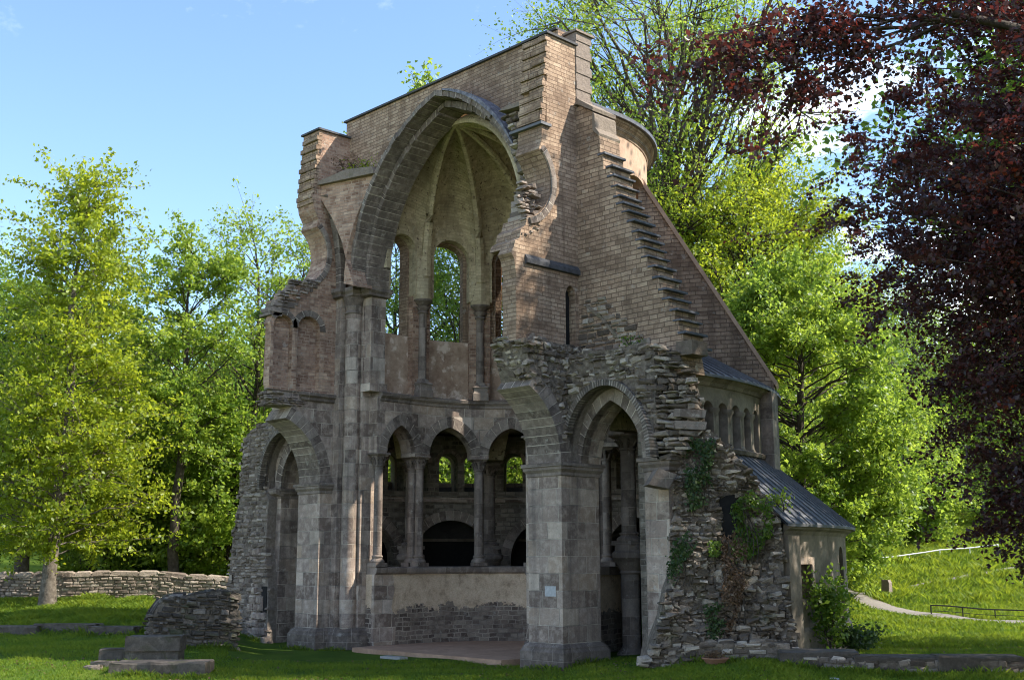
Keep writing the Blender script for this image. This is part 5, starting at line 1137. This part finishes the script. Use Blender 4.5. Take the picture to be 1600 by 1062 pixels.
# low wall at lower right with big coping slabs
W1 = [(3.3, .2), gp(1215, 28.2)]
stonewall('low_wall', [W1[0], W1[1]], .36, .55, 'low rubble wall running from the torn masonry toward the slabs', ('stone', 'core'), pro=(.02, .1))
stonewall('low_wall', [gp(1222, 27.4), gp(1345, 26.7), gp(1660, 25.9)], .2, .6, 'low stone footing under the dark slabs at lower right', ('stone', 'core'), pro=(.02, .08))
for i, (px, d, w, lb) in enumerate([(1272, 27.3, 1.75, 'wide dark coping slab at the left end of the lower right footing'), (1392, 26.75, 1.85, 'dark coping slab second along the lower right footing'), (1520, 26.4, 1.8, 'dark coping slab nearest the right edge of the photo')]):
    blk('coping_slab', px, d-.15, w, 1.25 if i == 0 else .8, .17, .17, [-10, -8, -5][i], lb, 'slab', 'slabstone', 'coping slabs of the low wall', .03)
# flower bowl
x, y = gp(1111, 27.6); z = tz(x, y); t = empty('flower_bowl', (x, y, z)); tag(t, 'shallow terracotta bowl of withered plants at the foot of the rubble', 'flower bowl')
mb = MB(); lathe(mb, (0, 0), [(.17, -.02), (.20, 0), (.27, .09), (.31, .12), (.31, .14), (.27, .14), (.25, .11), (0, .11)], 24); mb.build('bowl', M['terra'], t, True)
mb = MB(); lathe(mb, (0, 0), [(.25, .115), (.12, .14), (0, .15)], 16); mb.build('soil', M['soil'], t, True)
P = nr.normal(size=(420, 3))*np.array([.13, .13, .05])+np.array([0, 0, .20]); V, Fq = leafcloud(P, .06, .2, .4); npobj('plants', V, Fq, M['l_dry'], nr.random(420), t)
# meadow things
x, y = gp(1381, 50); z = tz(x, y); mb = MB()
pl_ = [(-.17, -.14), (.19, -.15), (.18, .15), (-.16, .14)]
rows = [[(a*k+dx, b*k, zz_) for a, b in pl_] for k, dx, zz_ in ((1.05, 0, -.2), (1, 0, .3), (.93, .02, .6), (.8, -.01, .72))]
for P, Q in zip(rows, rows[1:]):
    for i in range(4): mb.face([P[i], P[(i+1) % 4], Q[(i+1) % 4], Q[i]])
mb.face([rows[-1][0], rows[-1][1], (rows[-1][2][0], rows[-1][2][1], .62), rows[-1][3]])
tag(mb.build('stone_post', M['warmstone'], None, False, (x, y, z)), 'squat weathered stone post standing beside the path', 'post')
x0, y0 = gp(1448, 44.2); x1, y1 = gp(1650, 42.3); t = empty('low_railing', (x0, y0, tz(x0, y0))); tag(t, 'knee high dark iron railing along the path at the right', 'railing')
mb = MB(); pts = []
for k in range(9):
    f = k/8; x, y = x0+(x1-x0)*f, y0+(y1-y0)*f; pts.append((x-x0, y-y0, tz(x, y)-tz(x0, y0)+.36))
tube(mb, pts, [.028]*9, 6); tube(mb, [(p[0], p[1], p[2]-.2) for p in pts], [.012]*9, 5); mb.build('rail', M['iron'], t)
for k in range(0, 9, 1):
    if k % 2 == 0 or k == 8: mb = MB(); p = pts[k]; tube(mb, [(p[0], p[1], p[2]-.6), (p[0], p[1], p[2]+.02)], [.022, .022], 6); mb.build('post', M['iron'], t)
x0, y0 = gp(1316, 56.5); x1, y1 = gp(1560, 62); t = empty('pale_handrail', (x0, y0, tz(x0, y0))); tag(t, 'long pale rail climbing the sunlit meadow behind the path', 'rail')
mb = MB(); L = [((x1-x0)*k/10, (y1-y0)*k/10, tz(x0+(x1-x0)*k/10, y0+(y1-y0)*k/10)-t.location.z+.42) for k in range(11)]
tube(mb, L, [.032]*11, 6); mb.build('rail', M['whiterail'], t)
for k in range(0, 11, 2):
    mb = MB(); p = L[k]; zg = tz(x0+p[0], y0+p[1])-t.location.z; tube(mb, [(p[0], p[1], min(zg, p[2])-.3), (p[0], p[1], p[2])], [.028, .028], 6); mb.build('post', M['whiterail'], t)
for i, (px, py, lb) in enumerate([(1293, 1058, 'white stone in the grass in front of the dark slabs'), (1585, 1042, 'pale pebble in the grass at the lower right edge')]):
    x, y = gp(px, 25.2); mb = MB(); lathe(mb, (0, 0), [(0, -.03), (.12, -.02), (.15, .03), (.10, .08), (0, .095)], 9); o = mb.build('white_stone', M['whitestone'], None, True, (x, y, tz(x, y))); o.scale = (1, .6, .7) if i == 0 else (.4, .3, .5); tag(o, lb, 'stone')
# ------------------------------------------------------------------ plants on and by the ruin
def leaves_thing(name, label, cat, P, size, mat, nrm=None, stems=None, group=None, asp=.7):
    b = np.array([P[:, 0].mean(), P[:, 1].mean(), P[:, 2].min()]); t = empty(name, tuple(b)); tag(t, label, cat, group)
    V, Fq = leafcloud(P-b, size, .4, asp, nr, nrm); npobj('leaves', V, Fq, M[mat], nr.random(len(P)), t)
    if stems:
        tb = TB()
        for s in stems: s = np.array(s)-b; tb.tube(s, np.linspace(.018, .006, len(s)), 5)
        tb.obj('stems', M['bark'], t)
    return t
def ivy(label, pxs, n, size, mat, out=.22, name='ivy'):
    poly = [dd(*q) for q in pxs]; us = [p[0] for p in poly]; vs = [p[1] for p in poly]; P = []; 
    while len(P) < n:
        u, v = nr.uniform(min(us), max(us)), nr.uniform(min(vs), max(vs))
        d_ = nr.normal()*.06
        if pip((u+d_, v+d_), poly) and math.sin(u*7+v*3)+math.sin(v*6.5-u*2)+nr.normal()*.8 > -.5: P.append(mapD(u, v, .05+bulge(u, v)-out-abs(nr.normal())*.07))
    P = np.array(P); u0, v0 = float(np.mean(us)), min(vs)
    st_ = [[mapD(u0+du*(1-k/5)+.1*math.sin(k), v0+(max(vs)-v0)*k/5*.9, .05+bulge(u0, v0)-out+.03) for k in range(6)] for du in (-.15, .05, .2)]
    nn = np.tile(np.array([[-NN.x, -NN.y, .25]]), (n, 1)); return leaves_thing(name, label, 'ivy', P, size, mat, nn, st_)
ivy('green ivy hanging high on the torn masonry beside the aisle arch', [(1068, 685), (1110, 690), (1105, 740), (1112, 780), (1075, 800), (1066, 740)], 800, .085, 'l_dark')
ivy('dark green ivy round the slot high in the torn masonry', [(1140, 790), (1165, 765), (1200, 790), (1205, 830), (1190, 860), (1150, 880), (1130, 860), (1148, 830)], 900, .09, 'l_mid')
ivy('withered brown ivy hanging down the middle of the torn masonry', [(1125, 830), (1165, 840), (1160, 880), (1155, 930), (1135, 985), (1120, 940), (1128, 880)], 2000, .065, 'l_dry')
ivy('green ivy tuft on the left edge of the torn masonry', [(1048, 845), (1070, 830), (1085, 850), (1060, 880), (1050, 915), (1040, 900)], 420, .08, 'l_dark')
ivy('leafy ivy patch low on the torn masonry above the bowl', [(1095, 945), (1125, 940), (1130, 985), (1110, 1000), (1095, 985)], 320, .07, 'l_dark')
ivy('small green tuft growing from the middle of the torn masonry', [(1100, 845), (1122, 845), (1118, 870), (1100, 866)], 200, .07, 'l_mid')
def bush(name, label, pos, z, r, h, n, size, mat, cat='shrub', nst=7, group=None):
    x, y = pos; P = []; st_ = []
    for k in range(nst):
        a = rnd.uniform(0, 2*PI); e = np.array([x+r*.7*math.cos(a), y+r*.7*math.sin(a), z+h*rnd.uniform(.55, 1)]); s = np.array([x, y, z]); q = bez(s, e, h*.2, 6, nr, .03); st_.append(q)
        m = n//nst; i = nr.integers(2, 6, m); P.append(q[i]+nr.normal(size=(m, 3))*np.array([r*.32, r*.32, h*.16]))
    P = np.concatenate(P); P[:, 2] = np.maximum(P[:, 2], z+.03); return leaves_thing(name, label, cat, P, size, mat, None, st_, group)
p = mapX(RO_, q_(5.5), 0, 1.0); bush('elder_bush', 'tall dark green bush growing under the chapel window', (p[0], p[1]), tz(p[0], p[1]), .55, 1.75, 1500, .13, 'l_mid')
for d, lb, rr in ((10.5, 'low dark plants at the foot of the chapel wall below the bush', .6), (17, 'low dark plants at the foot of the chapel wall by the tall niche', .5)):
    p = mapX(RO_, q_(d), 0, 1.1); bush('low_plants', lb, (p[0], p[1]), tz(p[0], p[1]), rr, .6, 800, .1, 'l_dark')
bush('wall_sapling', 'young sapling growing behind the coping of the cross wall', (-8.2, 1.9), ZT, .55, 1.5, 260, .17, 'l_fresh', 'sapling', 6)
bush('wall_plant', 'thin leafy sprig at the stepped left end of the wall top', (-11.35, 1.5), 17.35, .5, .55, 70, .13, 'l_mid', 'plant', 6)
bush('wall_plant', 'yellowish weeds growing on the slab left of the great arch', (-10.4, .45), 15.4, .5, .75, 420, .07, 'l_dry', 'plant', 9)
bush('wall_plant', 'green weeds on the capstone beside the great arch', (-9.6, .45), 15.45, .55, .45, 260, .07, 'l_yellow', 'plant', 8)
bush('wall_plant', 'leafy tuft on the broken left corner of the nave stub', (-11.6, -2.15), 10.35, .3, .3, 110, .09, 'l_mid', 'plant', 5)
bush('wall_plant', 'small shrub at the eave of the chapel roof', mapX(RO_, q_(.5), 0, .4)[:2], 3.5, .35, .75, 160, .10, 'l_fresh', 'plant', 5)
bush('wall_plant', 'weeds on the rubble between the slit window and steps', (1.9, .7), 7.95, .35, .3, 120, .07, 'l_mid', 'plant', 5)
# ------------------------------------------------------------------ sky, sun, camera
w = bpy.data.worlds.new('World'); scn.world = w; w.use_nodes = True; nt = w.node_tree; nt.nodes.clear()
SD = Vector((.92, .76, 1.2)).normalized(); el = math.asin(SD.z); az = math.atan2(SD.x, SD.y)
sky = nt.nodes.new('ShaderNodeTexSky'); sky.sky_type = 'NISHITA'; sky.sun_disc = False; sky.sun_elevation = el; sky.sun_rotation = az; sky.air_density = 1.0; sky.dust_density = .3; sky.ozone_density = 3.2; sky.altitude = 200
tc = nt.nodes.new('ShaderNodeTexCoord').outputs['Generated']; sp = N(nt, 'SeparateXYZ', {0: tc})
mpn = N(nt, 'Mapping', {'Vector': tc, 'Scale': (1, 1, 2.4), 'Location': (.35, .1, 0)}).outputs[0]
n1 = noise(nt, mpn, 3.2, 9, .58)
zf = ramp(nt, sp.outputs[2], [(0, .12), (.10, .12), (.22, .05), (.34, 0.0), (1, 0)])
cl = ramp(nt, math_(nt, 'ADD', n1, zf), [(.585, 0), (.70, 1)])
sx = N(nt, 'VectorMath', {0: tc, 1: tuple(float(v) for v in rh)}, operation='DOT_PRODUCT').outputs['Value']
side = ramp(nt, math_(nt, 'ADD', math_(nt, 'MULTIPLY', sx, .5), .5), [(.50, .0), (.60, 1)])
low = ramp(nt, sp.outputs[2], [(.13, 1), (.20, 0)])
cl = math_(nt, 'MULTIPLY', cl, math_(nt, 'MAXIMUM', side, low))
ws = ramp(nt, noise(nt, N(nt, 'Mapping', {'Vector': tc, 'Scale': (1.2, 3.5, 5), 'Rotation': (0, 0, .5)}).outputs[0], 2.3, 8, .62), [(.56, 0), (.82, .3)])
cl = math_(nt, 'MAXIMUM', cl, ws)
hz = mix(nt, cl, sky.outputs[0], (9.2, 9.5, 10.2))
bg = nt.nodes.new('ShaderNodeBackground'); wo = nt.nodes.new('ShaderNodeOutputWorld'); nt.links.new(hz, bg.inputs[0]); bg.inputs[1].default_value = .14; nt.links.new(bg.outputs[0], wo.inputs[0])
sl_ = bpy.data.lights.new('sun', 'SUN'); sl_.energy = 4.1; sl_.angle = R_(.55); sl_.color = (1, .95, .86); so = bpy.data.objects.new('sun', sl_); COL.objects.link(so); so.rotation_euler = SD.to_track_quat('Z', 'Y').to_euler(); so.location = (30, 30, 60)
cd = bpy.data.cameras.new('camera'); cam = bpy.data.objects.new('camera', cd); COL.objects.link(cam); cd.sensor_width = 36; cd.lens = 36*F/1600; cd.clip_end = 3000; cd.clip_start = .2
mt = Matrix.Identity(4)
for i in range(3): mt[i][0], mt[i][1], mt[i][2], mt[i][3] = r2[i], u2[i], -fw[i], CAM[i]
cam.matrix_world = mt; scn.camera = cam
vs_ = scn.view_settings; vs_.view_transform = 'Standard'; vs_.look = 'None'; vs_.gamma = 1; vs_.exposure = 1.27; vs_.use_curve_mapping = False
scn.render.engine = 'CYCLES'; cy = scn.cycles; cy.use_denoising = True; cy.filter_width = 1.05; cy.max_bounces = 8; cy.diffuse_bounces = 4; cy.transmission_bounces = 4; cy.glossy_bounces = 2; cy.sample_clamp_indirect = 8
